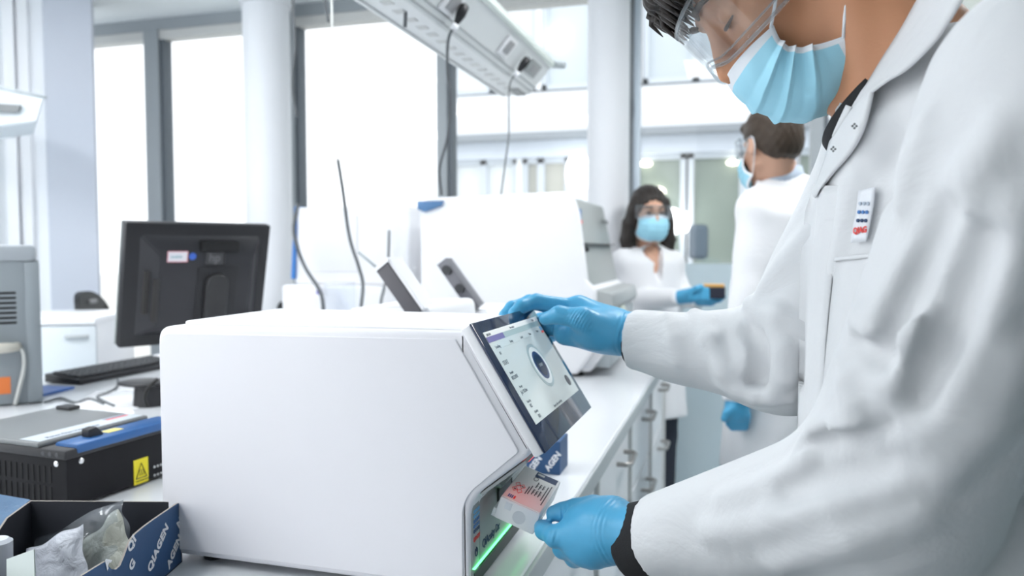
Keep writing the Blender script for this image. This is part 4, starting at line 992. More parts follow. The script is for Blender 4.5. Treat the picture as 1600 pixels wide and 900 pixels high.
PD = mat('print_dark', (.06, .06, .07), .5)
for k, (x_, y0_, y1_) in enumerate(((-.006, .022, .088), (-.0095, .034, .082), (-.0150, .040, .060), (-.0150, .066, .078), (-.0195, .040, .056), (-.0195, .062, .080), (-.0240, .040, .058), (-.0240, .064, .084), (-.0285, .036, .066), (-.0315, .034, .060))):
    kbox('print_line', x_ - .0007, x_ + .0007, y0_, y1_, 0, .0002, PD, lab)
for k in range(6):
    M_ = KM @ Matrix.Translation((-.0130 - .0045 * (k % 3), .046 + .022 * (k // 3), .0001)) @ Matrix.Rotation(math.pi / 2, 4, 'Z')
    text_obj('print_text', ('LOT 17', 'REF 93', 'EXP 24')[k % 3], .0042, M_, PD, lab, 0, .0001)
bb = B()
for cx_, cy_ in ((-.046, .036), (-.039, .034), (-.046, .052), (-.039, .050)):        # hazard diamonds
    q4 = [Vector((cx_ + dx, cy_ + dy, .0003)) for dx, dy in ((0, -.007), (.0035, 0), (0, .007), (-.0035, 0), (0, -.007), (.0035, 0))]; tube(bb, q4, .0004, 5)
xf(bb, bb.verts, KM); obj('hazard_marks', bb, RED, lab)
for cx_, cy_ in ((-.046, .036), (-.039, .050)):
    bb = B(); cyl(bb, (cx_, cy_, 0), (cx_, cy_, .0003), .0016, seg=10); xf(bb, bb.verts, KM); obj('hazard_mark', bb, PD, lab)
bb = B(); rr = [Vector((-.030 + .003 * math.cos(a), .090 + .006 * math.sin(a), .0003)) for a in np.linspace(0, 6.28, 20)]; tube(bb, rr, .0004, 5); xf(bb, bb.verts, KM); obj('oval_mark', bb, PD, lab)
for k in range(3): kbox('logo_dots', -la_ + .007 + .0024 * k, -la_ + .0088 + .0024 * k, .007, .016, 0, .0002, MIDB, lab)
kbox('wordmark', -la_ + .0146, -la_ + .0168, .007, .016, 0, .0002, RED, lab)
bb = B(); cyl(bb, (-.024, -.0004, -.017), (-.024, .001, -.017), .0085, seg=28); xf(bb, bb.verts, KM); obj('port', bb, mat('port_grey', (.66, .69, .73), .4), crt, ang=40)
kbox('window_port', -.046, -.037, -.0004, .001, -.014, -.004, mat('port_pale', (.76, .80, .85), .35), None, .0006)
kbox('flange', -la_ - .004, -la_ + .001, .002, lb_ - .01, -lc_, -lc_ + .012, MILK, None, .001)
# ================================================================== FIGURES: implicit surfaces meshed with surface nets
f32 = np.float32
def V3(p): return np.array([p[0], p[1], p[2]], dtype=f32)
def s_cap(P, a, b, ra, rb=None):
    a, b = V3(a), V3(b); rb = ra if rb is None else rb
    ab = b - a; t = np.clip(((P - a) @ ab) / max(float(ab @ ab), 1e-9), 0, 1)
    return np.linalg.norm(P - a - t[:, None] * ab, axis=1) - (ra + (rb - ra) * t)
def s_ell(P, c, r, R=None):
    q = P - V3(c)
    if R is not None: q = q @ np.array(R, dtype=f32)          # columns of R are the local axes
    r = np.array(r, dtype=f32); k0 = np.linalg.norm(q / r, axis=1); k1 = np.linalg.norm(q / (r * r), axis=1)
    return k0 * (k0 - 1.0) / np.maximum(k1, 1e-6)
def s_min(a, b, k):
    h = np.clip(.5 + .5 * (b - a) / k, 0, 1); return b * (1 - h) + a * h - k * h * (1 - h)
def s_max(a, b, k): return -s_min(-a, -b, k)
def s_chain(P, pts, rad, k=.006):
    d = None
    for i in range(len(pts) - 1):
        c = s_cap(P, pts[i], pts[i + 1], rad[i], rad[i + 1]); d = c if d is None else s_min(d, c, k)
    return d
def surface_net(sdf, lo, hi, h):
    lo, hi = np.array(lo, float), np.array(hi, float)
    n = np.ceil((hi - lo) / h).astype(int) + 1
    ax = [lo[i] + h * np.arange(n[i]) for i in range(3)]
    # sparse: sample a coarse lattice, then only the blocks the surface can pass through
    C = 4; n = ((n + C - 2) // C) * C + 1
    ax = [lo[i] + h * np.arange(n[i]) for i in range(3)]
    D = np.full(n, .05, dtype=f32)
    cx = [a_[C // 2::C] for a_ in ax]; G = np.stack(np.meshgrid(*cx, indexing='ij'), -1).reshape(-1, 3).astype(f32)
    dc = sdf(G); near = np.argwhere((np.abs(dc) < h * C * 1.25 + .004).reshape([len(c_) for c_ in cx]))
    sign_blocks = dc.reshape([len(c_) for c_ in cx])
    D[:-1, :-1, :-1] = np.where(np.repeat(np.repeat(np.repeat(sign_blocks, C, 0), C, 1), C, 2) < 0, -.05, .05)
    loc = np.stack(np.meshgrid(*[np.arange(C + 1)] * 3, indexing='ij'), -1).reshape(-1, 3)
    for i in range(0, len(near), 1500):
        I = (near[i:i + 1500, None, :] * C + loc[None]).reshape(-1, 3)
        P = np.stack([ax[k][I[:, k]] for k in range(3)], 1).astype(f32)
        D[I[:, 0], I[:, 1], I[:, 2]] = sdf(P)
    D[0] = D[-1] = .01; D[:, 0] = D[:, -1] = .01; D[:, :, 0] = D[:, :, -1] = .01
    S = D < 0; nc = n - 1
    acc = np.zeros((*nc, 3), f32); cnt = np.zeros(nc, f32)
    corners = [(i, j, k) for i in (0, 1) for j in (0, 1) for k in (0, 1)]
    sl = lambda c: tuple(slice(c[a], c[a] + nc[a]) for a in range(3))
    for c in corners:
        for a in range(3):
            if c[a]: continue
            c2 = list(c); c2[a] = 1
            d0, d1 = D[sl(c)], D[sl(c2)]; m = (d0 < 0) != (d1 < 0)
            t = np.where(m, d0 / np.where(m, d0 - d1, 1), 0)
            for b_ in range(3): acc[..., b_] += np.where(m, c[b_] + (t if b_ == a else 0), 0)
            cnt += m
    act = cnt > 0; idx = -np.ones(nc, int); idx[act] = np.arange(act.sum())
    cell = np.argwhere(act); v = lo + h * (cell + acc[act] / cnt[act][:, None])
    F = []
    for a in range(3):
        b_, c_ = (a + 1) % 3, (a + 2) % 3
        s0 = [slice(None)] * 3; s1 = [slice(None)] * 3; s0[a] = slice(0, -1); s1[a] = slice(1, None)
        ch = S[tuple(s0)] != S[tuple(s1)]; e = np.argwhere(ch)
        e = e[(e[:, b_] > 0) & (e[:, c_] > 0) & (e[:, b_] < nc[b_]) & (e[:, c_] < nc[c_])]
        ins = S[tuple(s0)][tuple(e.T)]
        def g(db, dc):
            q = e.copy(); q[:, b_] -= db; q[:, c_] -= dc; return idx[tuple(q.T)]
        quad = np.stack([g(1, 1), g(0, 1), g(0, 0), g(1, 0)], 1)
        quad[~ins] = quad[~ins][:, ::-1]; F.append(quad)
    return v, np.concatenate(F)
def sdf_obj(name, sdf, lo, hi, h, m, parent, relax=2):
    v, F = surface_net(sdf, lo, hi, h)
    for _ in range(relax):                                   # light relaxation, then back onto the surface
        s = np.zeros_like(v); c = np.zeros(len(v))
        for a, b_ in ((0, 1), (1, 2), (2, 3), (3, 0)):
            np.add.at(s, F[:, a], v[F[:, b_]]); np.add.at(s, F[:, b_], v[F[:, a]]); np.add.at(c, F[:, a], 1); np.add.at(c, F[:, b_], 1)
        v = .5 * v + .5 * s / np.maximum(c, 1)[:, None]
    me = bpy.data.meshes.new(name); me.vertices.add(len(v)); me.vertices.foreach_set('co', v.astype(f32).ravel())
    me.loops.add(4 * len(F)); me.loops.foreach_set('vertex_index', F.astype(np.int32).ravel())
    me.polygons.add(len(F)); me.polygons.foreach_set('loop_start', np.arange(0, 4 * len(F), 4, dtype=np.int32)); me.polygons.foreach_set('loop_total', np.full(len(F), 4, np.int32))
    me.update(calc_edges=True); me.validate()
    return link(name, me, m, parent, True)
def grads(sdf, pts, e=.002):
    A = np.array([V3(p) for p in pts], f32); P = np.repeat(A, 6, 0)
    for i in range(3): P[2 * i::6, i] += e; P[2 * i + 1::6, i] -= e
    d = sdf(P).reshape(-1, 6); g = np.stack([d[:, 0] - d[:, 1], d[:, 2] - d[:, 3], d[:, 4] - d[:, 5]], 1)
    g = g / np.maximum(np.linalg.norm(g, axis=1, keepdims=True), 1e-9); return [Vector(q) for q in g]
def grad(sdf, p, e=.002): return grads(sdf, [p], e)[0]
def hits(sdf, pix, t0=.3, t1=2.5):
    """first surface point along the line of sight through each pixel (None where it misses)"""
    R = np.array([V3(ray(*p)) for p in pix], f32); L = np.linalg.norm(R, axis=1, keepdims=True); R = R / L
    t = np.full(len(pix), t0, f32); O_ = V3(CAM); done = np.zeros(len(pix), bool); live = np.arange(len(pix))
    for _ in range(80):
        d = sdf(O_ + R[live] * t[live][:, None]); hit = d < .0006; done[live[hit]] = True
        live = live[~hit]; t[live] += np.clip(d[~hit], .0006, .15) * .85
        live = live[t[live] < t1]
        if len(live) == 0: break
    return [Vector(O_ + R[i] * t[i]) if done[i] else None for i in range(len(pix))]
def resample(pl, n):
    P = [Vector((p[0], p[1])) for p in pl]; L = [0]
    for a, b_ in zip(P, P[1:]): L.append(L[-1] + (b_ - a).length)
    out = []
    for i in range(n):
        s = L[-1] * i / (n - 1); k = max(j for j in range(len(P)) if L[j] <= s + 1e-9); k = min(k, len(P) - 2)
        t = (s - L[k]) / max(L[k + 1] - L[k], 1e-9); out.append(tuple(P[k].lerp(P[k + 1], t)))
    return out
def sheet_on(name, sdf, A, Bp, na, nb, off, m, parent, thick=.003, depth=None, t0=.3):
    """cloth patch between two outlines, draped on the figure and lifted by off(u,v)"""
    RA, RB = resample(A, na), resample(Bp, na)
    pix = [(RA[i][0] + (RB[i][0] - RA[i][0]) * j / (nb - 1), RA[i][1] + (RB[i][1] - RA[i][1]) * j / (nb - 1)) for i in range(na) for j in range(nb)]
    H = hits(sdf, pix, t0); ok = [p for p in H if p is not None]; N = iter(grads(sdf, ok, .004)) if ok else iter(()); g = [[None] * nb for _ in range(na)]
    for q, p in enumerate(H):
        i, j = divmod(q, nb); u_, v_ = i / (na - 1), j / (nb - 1)
        if p is None:
            dd = depth if not isinstance(depth, (list, tuple)) else depth[0] + (depth[1] - depth[0]) * u_
            p = W(pix[q][0], pix[q][1], dd or 1.0); g[i][j] = p + (CAM - p).normalized() * off(u_, v_)
        else: g[i][j] = p + next(N) * off(u_, v_)
    bb = B(); quad_sheet(bb, g); bmesh.ops.recalc_face_normals(bb, faces=bb.faces)
    o = obj(name, bb, m, parent, True); solidify(o, thick, 0); return o

SKIN = mat('skin_tan', (.55, .26, .14), .5, bump=.12, bscale=350, var=.08, vscale=20, sss=.06)
SKINF = mat('skin_light', (.62, .36, .25), .5, var=.05, vscale=20, sss=.05)
HAIRM = mat('hair_dark', (.022, .016, .013), .5, bump=.6, bscale=160, var=.3, vscale=60, stretch=(1, 1, .3))
HAIRB = mat('hair_brown', (.05, .033, .022), .55, bump=.6, bscale=160, var=.3, vscale=60)
GLOVE = mat('nitrile_glove', (.085, .40, .66), .36, bump=.10, bscale=260, var=.04, vscale=30, spec=.45)
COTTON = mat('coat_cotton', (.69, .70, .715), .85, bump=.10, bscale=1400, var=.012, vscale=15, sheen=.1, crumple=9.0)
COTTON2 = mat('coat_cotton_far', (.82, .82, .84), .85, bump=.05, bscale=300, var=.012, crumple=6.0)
KNIT = mat('black_knit', (.014, .014, .016), .85, bump=.25, bscale=700, var=.1)
MASKB = mat('mask_blue', (.37, .71, .86), .75, bump=.06, bscale=900, var=.02)
MASKW = mat('mask_white', (.80, .83, .87), .8, bump=.08, bscale=900, var=.02)
TROUS = mat('dark_trousers', (.03, .035, .05), .8, bump=.1, bscale=500, var=.1)
SHOE = mat('shoe_black', (.02, .02, .02), .5, var=.1)
GOGG = glassy('goggle_clear', (.92, .94, .95), .03, .08)
RIMG = glassy('goggle_rim', (.86, .89, .90), .06, .25)
LASH = mat('eye_dark', (.03, .02, .018), .4, var=.1)

def head_matrix(o, fwd, up_):
    F = Vector(fwd).normalized(); Lx = Vector(up_).cross(F).normalized() * -1
    Lx = F.cross(Vector(up_)).normalized() * -1                 # the person's left
    U = F.cross(Lx) * 1
    if U.dot(Vector(up_)) < 0: U = -U
    M = Matrix((Lx, F, U)).transposed().to_4x4(); M.translation = Vector(o); return M
def head_local_sdf(Q, ears=True):
    d = s_ell(Q, (0, -.012, .048), (.074, .096, .088))
    d = s_min(d, s_ell(Q, (0, .034, -.030), (.056, .062, .078)), .03)
    for s in (-1, 1):
        d = s_min(d, s_cap(Q, (s * .052, .004, -.048), (s * .014, .074, -.094), .018, .016), .025)
        d = s_min(d, s_ell(Q, (s * .040, .066, -.012), (.020, .022, .020)), .022)       # cheekbone
    d = s_min(d, s_ell(Q, (0, .080, -.092), (.020, .018, .018)), .02)
    d = s_min(d, s_cap(Q, (-.034, .082, .044), (.034, .082, .044), .012), .018)        # brow
    for s in (-1, 1):
        d = s_max(d, -s_ell(Q, (s * .033, .106, .022), (.020, .016, .014)), .012)      # eye socket
        d = s_min(d, s_ell(Q, (s * .032, .078, .020), (.015, .0135, .012)), .004)      # lid
    d = s_min(d, s_cap(Q, (0, .090, .030), (0, .116, -.016), .008, .013), .012)        # nose
    for s in (-1, 1): d = s_min(d, s_ell(Q, (s * .013, .104, -.020), (.009, .011, .009)), .006)
    d = s_min(d, s_ell(Q, (0, .094, -.052), (.024, .012, .013)), .012)                 # lips
    d = s_max(d, -s_cap(Q, (-.020, .1075, -.053), (.020, .1075, -.053), .0022), .003)
    if ears:
        for s in (-1, 1):
            e = s_ell(Q, (s * .077, -.010, .006), (.009, .019, .032))
            e = s_max(e, -s_ell(Q, (s * .087, -.006, .008), (.008, .011, .020)), .006)
            d = s_min(d, e, .008)
    return d
def to_local(P, M):
    Mi = np.array(M.inverted(), dtype=f32); return P @ Mi[:3, :3].T + Mi[:3, 3]
def mask_part(M, parent, side_top, side_bot, prof, hw=.072, pleat=.0035, loops=None, nm='face_mask'):
    """pleated surgical mask: loft between the side edges and the centre profile"""
    nv, nt = 72, 64; g = []
    pr = spline([Vector((p[0], p[1], 0)) for p in prof], 10); 
    def prv(v):
        i = v * (len(pr) - 1); k = min(int(i), len(pr) - 2); return pr[k].lerp(pr[k + 1], i - k)
    for i in range(nv + 1):
        v = i / nv; row = []; c = prv(v)
        sF, sU = side_top[0] + (side_bot[0] - side_top[0]) * v, side_top[1] + (side_bot[1] - side_top[1]) * v
        pinch = math.sin(math.pi * v)
        sF += .022 * pinch; sU += .0 * pinch
        # three tucks
        ph = 0.0
        for c0 in (.34, .52, .70):
            x = (v - c0) / .09
            if -1 < x < 1: ph += (1 - abs(x)) * (1 if x < 0 else .25) 
        for j in range(nt + 1):
            a = -math.pi / 2 + math.pi * j / nt; ca = max(math.cos(a), 0) ** .72; sa = math.sin(a)
            F_ = sF + (c.x - sF) * ca; U_ = sU + (c.y - sU) * ca ** 1.1
            out = pleat * ph * (.45 + .55 * sa * sa) + .0012 * math.sin(9 * a + 5 * v) * math.sin(7 * v)
            row.append(M @ Vector((hw * sa * (1 + out / .07), F_ + out * ca, U_)))
        g.append(row)
    bb = B(); quad_sheet(bb, g); fl = list(bb.faces)
    for k, f in enumerate(fl):
        i, j = divmod(k, nt)
        if i < 7 or j < 1 or j >= nt - 1 or i >= nv - 6: f.material_index = 1
    o = obj(nm, bb, [MASKB, MASKW], parent, True); solidify(o, .0016, 1)
    # ear loops and stitch rows
    for s in (-1, 1):
        bb = B()
        t_, b_ = Vector((s * hw, side_top[0] + .004, side_top[1])), Vector((s * hw, side_bot[0] + .004, side_bot[1]))
        pts = [t_, Vector((s * .080, -.005, .028)), Vector((s * .083, -.027, .030)), Vector((s * .083, -.036, .008)), Vector((s * .080, -.028, -.022)), b_]
        tube(bb, [M @ p for p in spline(pts, 6)], .0016, 8); obj('ear_loop', bb, MASKW, parent, True)
    return o
def goggles(M, parent, lo=-.012, hi=.056, hw=.078, f0=.045, f1=.124):
    na, nb = 40, 8; g = []
    def pt(a, v, e=0.0):
        ca = max(math.cos(a), 0) ** .55; z = lo + (hi - lo) * v
        dip = -.008 * (1 - v) * (abs(math.sin(a)) ** 2) + .012 * (1 - v) * (math.cos(a) ** 14)
        return M @ Vector(((hw + e) * math.sin(a), f0 + (f1 + e - f0) * ca - .006 * v * ca, z + dip))
    for i in range(nb + 1):
        g.append([pt(-math.pi / 2 + math.pi * j / na, i / nb) for j in range(na + 1)])
    bb = B(); quad_sheet(bb, g); gg = obj('goggles', bb, GOGG, parent, True); solidify(gg, .002, 1)
    for v in (0.0, .12, 1.0):
        bb = B(); tube(bb, [pt(-math.pi / 2 + math.pi * j / na, v, .001) for j in range(na + 1)], .0022 if v != .12 else .0013, 8); obj('goggle_rim', bb, RIMG, gg, True)
    for s in (-1, 1):
        bb = B(); g = []
        for i in range(5):
            v = i / 4; g.append([M @ Vector((s * (hw - .001 + .002 * u), f0 + .002 - .05 * u, lo - .006 + (hi - lo + .004) * (v * (1 - .45 * u) + .28 * u))) for u in (0, .25, .5, .75, 1)])
        quad_sheet(bb, g); o = obj('side_shield', bb, GOGG, gg, True); solidify(o, .002, 0)
        bb = B(); tube(bb, [pt(s * math.pi / 2, v, .001) for v in (0, .3, .6, 1)], .002, 8); obj('goggle_rim', bb, RIMG, gg, True)
        bb = B(); tube(bb, [M @ Vector((s * (hw + .001), .02, .032)), M @ Vector((s * .082, -.01, .034)), M @ Vector((s * .081, -.035, .022))], .0026, 8); obj('temple_arm', bb, RIMG, gg, True)
    return gg
# ------------------------------------------------------------------ THE PERSON AT THE ANALYZER
NB = W(1440, 118, .76)                                        # neck base
shL, elL, wrL = W(1685, 165, .525), W(1388, 775, .675), W(1032, 842, .872)
shR, elR, wrR = W(1402, 222, .90), W(1228, 562, 1.0), W(1000, 533, 1.10)
TC = Vector((.205, .862, 0)); fvh = Vector((-.98, -.197, 0)); svh = Vector((-.197, .98, 0))
op = thing('person', 'person in white lab coat, mask and goggles leaning over the analyzer', 'person', (TC.x, TC.y, 0))
hF = (Vector((-.985, -.17, 0)).normalized() * math.cos(math.radians(48)) + Vector((0, 0, -1)) * math.sin(math.radians(48)))
HM = head_matrix(W(1240, -34, .815), hF, (-.5, 0, 1))
NBl = NB
def body_sdf(P):
    Q = to_local(P, HM); d = head_local_sdf(Q)
    n0 = HM @ Vector((0, -.030, -.030)); n1 = HM @ Vector((0, .012, -.075))
    d = s_min(d, s_cap(P, n0, NBl, .058, .066), .022)
    d = s_min(d, s_cap(P, n1, NBl + Vector((-.03, 0, -.03)), .035, .045), .03)
    # neck tendon
    d = s_min(d, s_cap(P, HM @ Vector((.062, -.028, -.03)), NBl + Vector((-.055, -.03, -.02)), .010, .012), .02)
    d = s_min(d, s_ell(P, (TC.x, TC.y, 1.33), (.10, .15, .17)), .05)
    d = s_min(d, s_cap(P, shL, shR, .06), .05)
    return d
lo_ = [-.17, .62, 1.16]; hi_ = [.36, 1.10, 1.86]
sdf_obj('body', body_sdf, lo_, hi_, .0042, SKIN, op)
# hair: cap plus ragged fringe
def hair_sdf(P):
    Q = to_local(P, HM)
    d = s_ell(Q, (0, -.016, .060), (.083, .106, .092))
    d = s_min(d, s_ell(Q, (0, .075, .098), (.058, .045, .026)), .02)
    cut = Q[:, 2] - (.030 + .55 * np.maximum(Q[:, 1] - .02, 0)) ; cut = np.maximum(cut, -1)
    d = s_max(d, -cut, .008)
    return d + .0025 * np.sin(Q[:, 0] * 420) * np.sin(Q[:, 1] * 130 + Q[:, 2] * 90)
hb = sdf_obj('hair', hair_sdf, [-.17, .70, 1.50], [.24, 1.06, 1.90], .0042, HAIRM, op, 1)
bb = B(); r3 = np.random.default_rng(4)
for k in range(150):
    x = -.060 + .12 * r3.random(); base = Vector((x, .084 + .016 * r3.random(), .096 + .014 * r3.random()))
    tip = base + Vector((.006 * r3.normal(), .006 + .012 * r3.random(), -.020 - .034 * r3.random()))
    mid = base.lerp(tip, .5) + Vector((0, .008, .004))
    tube(bb, [HM @ p for p in (base, base.lerp(mid, .6), mid, mid.lerp(tip, .6), tip)], [.0042, .0042, .0034, .002, .0005], 5)
obj('hair_strands', bb, HAIRM, hb, True)
for s in (-1, 1):                                              # brows and lashes seen through the goggles
    bb = B(); tube(bb, [HM @ Vector((s * x, y, z)) for x, y, z in ((.014, .0985, .044), (.026, .100, .049), (.040, .094, .049), (.052, .080, .043))], [.002, .004, .0036, .0015], 6); obj('eyebrow', bb, HAIRM, hb, True)
    bb = B(); tube(bb, [HM @ Vector((s * x, y, z)) for x, y, z in ((.018, .088, .016), (.026, .0925, .0135), (.034, .0925, .0130), (.044, .083, .015))], [.001, .0022, .0022, .001], 6); obj('eyelashes', bb, LASH, hb, True)
mask_part(HM, op, (.073, -.025), (.038, -.084), [(.1225, -.0175), (.1265, -.0443), (.122, -.0768), (.110, -.1028), (.0785, -.1276), (.054, -.1355)], hw=.067, pleat=.0095)
goggles(HM, op)

# black collar of the shirt
bb = B(); ax = (HM @ Vector((0, -.01, -.06)) - NB).normalized(); u0 = ax.orthogonal().normalized(); v0 = ax.cross(u0)
NBc = NB + Vector((-.022, .0, -.030))
aa_ = [a for a in np.linspace(0, 4 * math.pi, 161)]; best_ = min(aa_[:81], key=lambda a: (u0 * math.cos(a) + v0 * math.sin(a)).dot(Vector((-.8, -.35, -.3)))) + math.pi
fr_ = np.linspace(best_ - .85, best_ + .85, 31)
g = [[NBc + ax * (.004 + .028 * t) + (u0 * math.cos(a) + v0 * math.sin(a)) * (.0735 - .004 * t) for a in fr_] for t in (-1.6, -.8, -.2, .2, .5)]
quad_sheet(bb, g); o = obj('shirt_collar', bb, KNIT, op, True); solidify(o, .004, 0)

# ---- lab coat
def torso_base(P):
    q = P - V3((TC.x, TC.y, 0)); sx = q @ V3(svh); fx = q @ V3(fvh); z = P[:, 2]
    t = np.clip((1.46 - z) / .9, 0, 1)
    rw_ = .128 + .07 * t; rd_ = .118 + .045 * t - .02 * np.clip((z - 1.38) / .12, 0, 1)
    k = np.sqrt((sx / rw_) ** 2 + (fx / rd_) ** 2); d = (k - 1) * rd_
    d = s_max(d, z - 1.455, .06); d = np.maximum(d, .56 - z)
    d = s_min(d, s_cap(P, shL + Vector((0, .045, -.005)), shR, .074, .072), .05)
    d = s_min(d, s_cap(P, NB + Vector((.01, -.03, -.045)), NB + Vector((.01, .05, -.045)), .075), .06)
    return d
def coat_base(P, left=True):
    d = torso_base(P)
    # sleeves
    aR = s_min(s_cap(P, shR, elR, .074, .068), s_cap(P, elR, wrR, .068, .043), .03)
    d = s_min(d, aR, .018)
    if not left: return d
    aL = s_min(s_cap(P, shL, elL, .096, .079), s_cap(P, elL, wrL, .077, .050), .035)
    d = s_min(d, aL, .006)
    return d
FOLDS = []          # (points, radius, blend, sign)
dirL = (wrL - elL).normalized(); dirR = (wrR - elR).normalized()
def torso_sdf(P): return coat_sdf(P, False)
def drape_sdf(P): return coat_base(P, False)
def coat_sdf(P, left=True):
    d = coat_base(P, left)
    for pts, r, k, sg in (FOLDS if left else []):
        A_ = np.array([V3(p) for p in pts]); c0_ = (A_.min(0) + A_.max(0)) / 2; R_ = np.linalg.norm(A_ - c0_, axis=1).max() + max(r) + k
        w_ = np.nonzero(((P - c0_) ** 2).sum(1) < R_ * R_)[0]
        if len(w_) == 0: continue
        c = s_chain(P[w_], pts, r, .004)
        d[w_] = s_min(d[w_], c, k) if sg > 0 else s_max(d[w_], -c, k)
    # cuffs cut square, collar opening
    d = np.where(((P - V3(wrL)) @ V3(dirL) > 0) & (np.linalg.norm(P - V3(wrL), axis=1) < .12), np.maximum(d, (P - V3(wrL)) @ V3(dirL)), d)
    d = np.where(((P - V3(wrR)) @ V3(dirR) > .012) & (np.linalg.norm(P - V3(wrR), axis=1) < .12), np.maximum(d, (P - V3(wrR)) @ V3(dirR) - .012), d)
    neck = s_cap(P, NB + Vector((.0, 0, -.10)), NB + Vector((-.05, .01, .12)), .062, .074)
    vee = s_cap(P, NB + Vector((-.06, 0, -.02)), W(1308, 222, .84), .052, .003)
    d = s_max(d, -neck, .01); d = s_max(d, -vee, .008)
    x, y, z = P[:, 0], P[:, 1], P[:, 2]
    d = d + .0016 * np.sin(31 * x + 17 * y + 23 * z) + .0012 * np.sin(-47 * x + 29 * y + 38 * z + 1.0)
    return d
def fold(pix, r=.012, k=.016, sg=1, sink=.35, t0=.3):
    """a ridge (or furrow) of cloth following an outline over the coat"""
    H = [p for p in hits(coat_base, pix, t0) if p is not None]
    if len(H) < 2: return
    rr = r if isinstance(r, list) else [r * (.35 + .65 * math.sin(math.pi * (i + .5) / len(H))) for i in range(len(H))]
    if len(rr) != len(H): rr = [max(rr)] * len(H)
    G_ = grads(coat_base, H)
    pts = [p - G_[i] * rr[i] * (sink if sg > 0 else -sink) for i, p in enumerate(H)]
    FOLDS.append((pts, rr, k, sg))
# near sleeve: long drag lines from the shoulder, bunching at the elbow bend
fold([(1520, 250), (1470, 330), (1415, 420), (1370, 500), (1350, 545)], .010, .02)
fold([(1310, 560), (1325, 600), (1335, 630), (1330, 655)], .013, .008)
fold([(1250, 696), (1275, 674), (1310, 676), (1345, 668)], .015, .008)
fold([(1255, 705), (1300, 690), (1340, 690), (1400, 660)], .011, .008, -1, .1)
fold([(1340, 500), (1380, 520), (1425, 515), (1460, 490)], .010, .022)
fold([(1345, 540), (1375, 560), (1420, 556)], .009, .020, -1, .1)
fold([(1560, 200), (1500, 330), (1440, 470), (1400, 600)], .012, .024)
fold([(1595, 330), (1550, 470), (1500, 590), (1450, 680)], .012, .026)
fold([(1590, 560), (1540, 660), (1470, 740)], .010, .024)
fold([(1480, 330), (1430, 450), (1390, 560)], .010, .022, -1, .1)
fold([(1540, 380), (1490, 500), (1440, 620)], .010, .022, -1, .1)
fold([(1400, 760), (1300, 790), (1200, 815), (1110, 830)], .010, .022)
fold([(1440, 800), (1330, 845), (1220, 880)], .010, .022)
fold([(1260, 720), (1200, 752), (1130, 778)], .010, .018)
fold([(1380, 720), (1290, 742), (1230, 770)], .008, .018, -1, .1)
# far sleeve
fold([(1172, 474), (1215, 492), (1262, 520)], .019, .007, 1, .3, .85)
fold([(1085, 485), (1110, 530), (1130, 580), (1150, 610)], .017, .007, 1, .3, .85)
fold([(1165, 510), (1190, 545), (1185, 590), (1160, 625)], .018, .006, -1, -.15, .85)
fold([(1205, 505), (1225, 545), (1225, 590), (1205, 625)], .018, .007, 1, .3, .85)
fold([(1040, 492), (1050, 530), (1060, 565)], .006, .014, 1, .3, .85)
fold([(1130, 600), (1180, 622), (1235, 625)], .012, .010, 1, .3, .85)
fold([(1262, 360), (1225, 410), (1190, 455)], .010, .016, 1, .3, .85)
# chest
fold([(1410, 200), (1395, 260), (1392, 310)], .010, .016, -1, .1)
fold([(1375, 190), (1330, 300), (1300, 420)], .008, .018)
fold([(1450, 190), (1420, 260), (1405, 320)], .010, .016)
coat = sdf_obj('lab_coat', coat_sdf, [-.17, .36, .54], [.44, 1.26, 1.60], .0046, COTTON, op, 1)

# button placket, lapel, collar, pocket, badge
sheet_on('placket', torso_sdf, [(1276, 290), (1262, 330), (1252, 420), (1249, 520), (1247, 620), (1246, 700), (1246, 790)], [(1330, 290), (1320, 330), (1306, 420), (1296, 520), (1290, 620), (1284, 700), (1280, 790)], 24, 6, lambda u, v: .003, COTTON, coat, .0016)
def cloth_strip(name, inner, outer, na, nb, bulge, m, parent, thick):
    """turned-out cloth between two edges given as (px, py, distance), arched by bulge"""
    I = spline([W(*p) for p in inner], 8); Q = spline([W(*p) for p in outer], 8)
    def pick(L, t): 
        i = t * (len(L) - 1); k = min(int(i), len(L) - 2); return L[k].lerp(L[k + 1], i - k)
    g = []
    for i in range(na):
        t = i / (na - 1); p, q = pick(I, t), pick(Q, t); n_ = (CAM - (p + q) / 2).normalized()
        g.append([p.lerp(q, j / (nb - 1)) + n_ * bulge * math.sin(math.pi * j / (nb - 1)) for j in range(nb)])
    bb = B(); quad_sheet(bb, g); bmesh.ops.recalc_face_normals(bb, faces=bb.faces)
    o = obj(name, bb, m, parent, True); solidify(o, thick, 0); return o
lap = cloth_strip('lapel', [(1333, 170, .730), (1312, 192, .750), (1300, 215, .765), (1294, 236, .772), (1284, 268, .785), (1270, 304, .795)],
    [(1364, 140, .672), (1357, 173, .671), (1347, 206, .676), (1328, 240, .700), (1300, 272, .742), (1274, 308, .785)], 24, 8, .006, COTTON, coat, .003)
clr = cloth_strip('collar', [(1333, 170, .728), (1345, 150, .722), (1362, 122, .712), (1380, 92, .704), (1408, 48, .694), (1435, 0, .682), (1468, -55, .665), (1500, -110, .65)],
    [(1364, 141, .669), (1388, 124, .654), (1417, 107, .636), (1459, 66, .612), (1482, 33, .600), (1502, 0, .592), (1528, -45, .582), (1550, -100, .575)], 28, 8, .008, COTTON, coat, .0032)
far = sheet_on('far_lapel', drape_sdf, [(1312, 160), (1308, 185), (1303, 212)], [(1334, 168), (1322, 190), (1306, 214)], 8, 4, lambda u, v: .002, COTTON, coat, .002, (.86, .87))
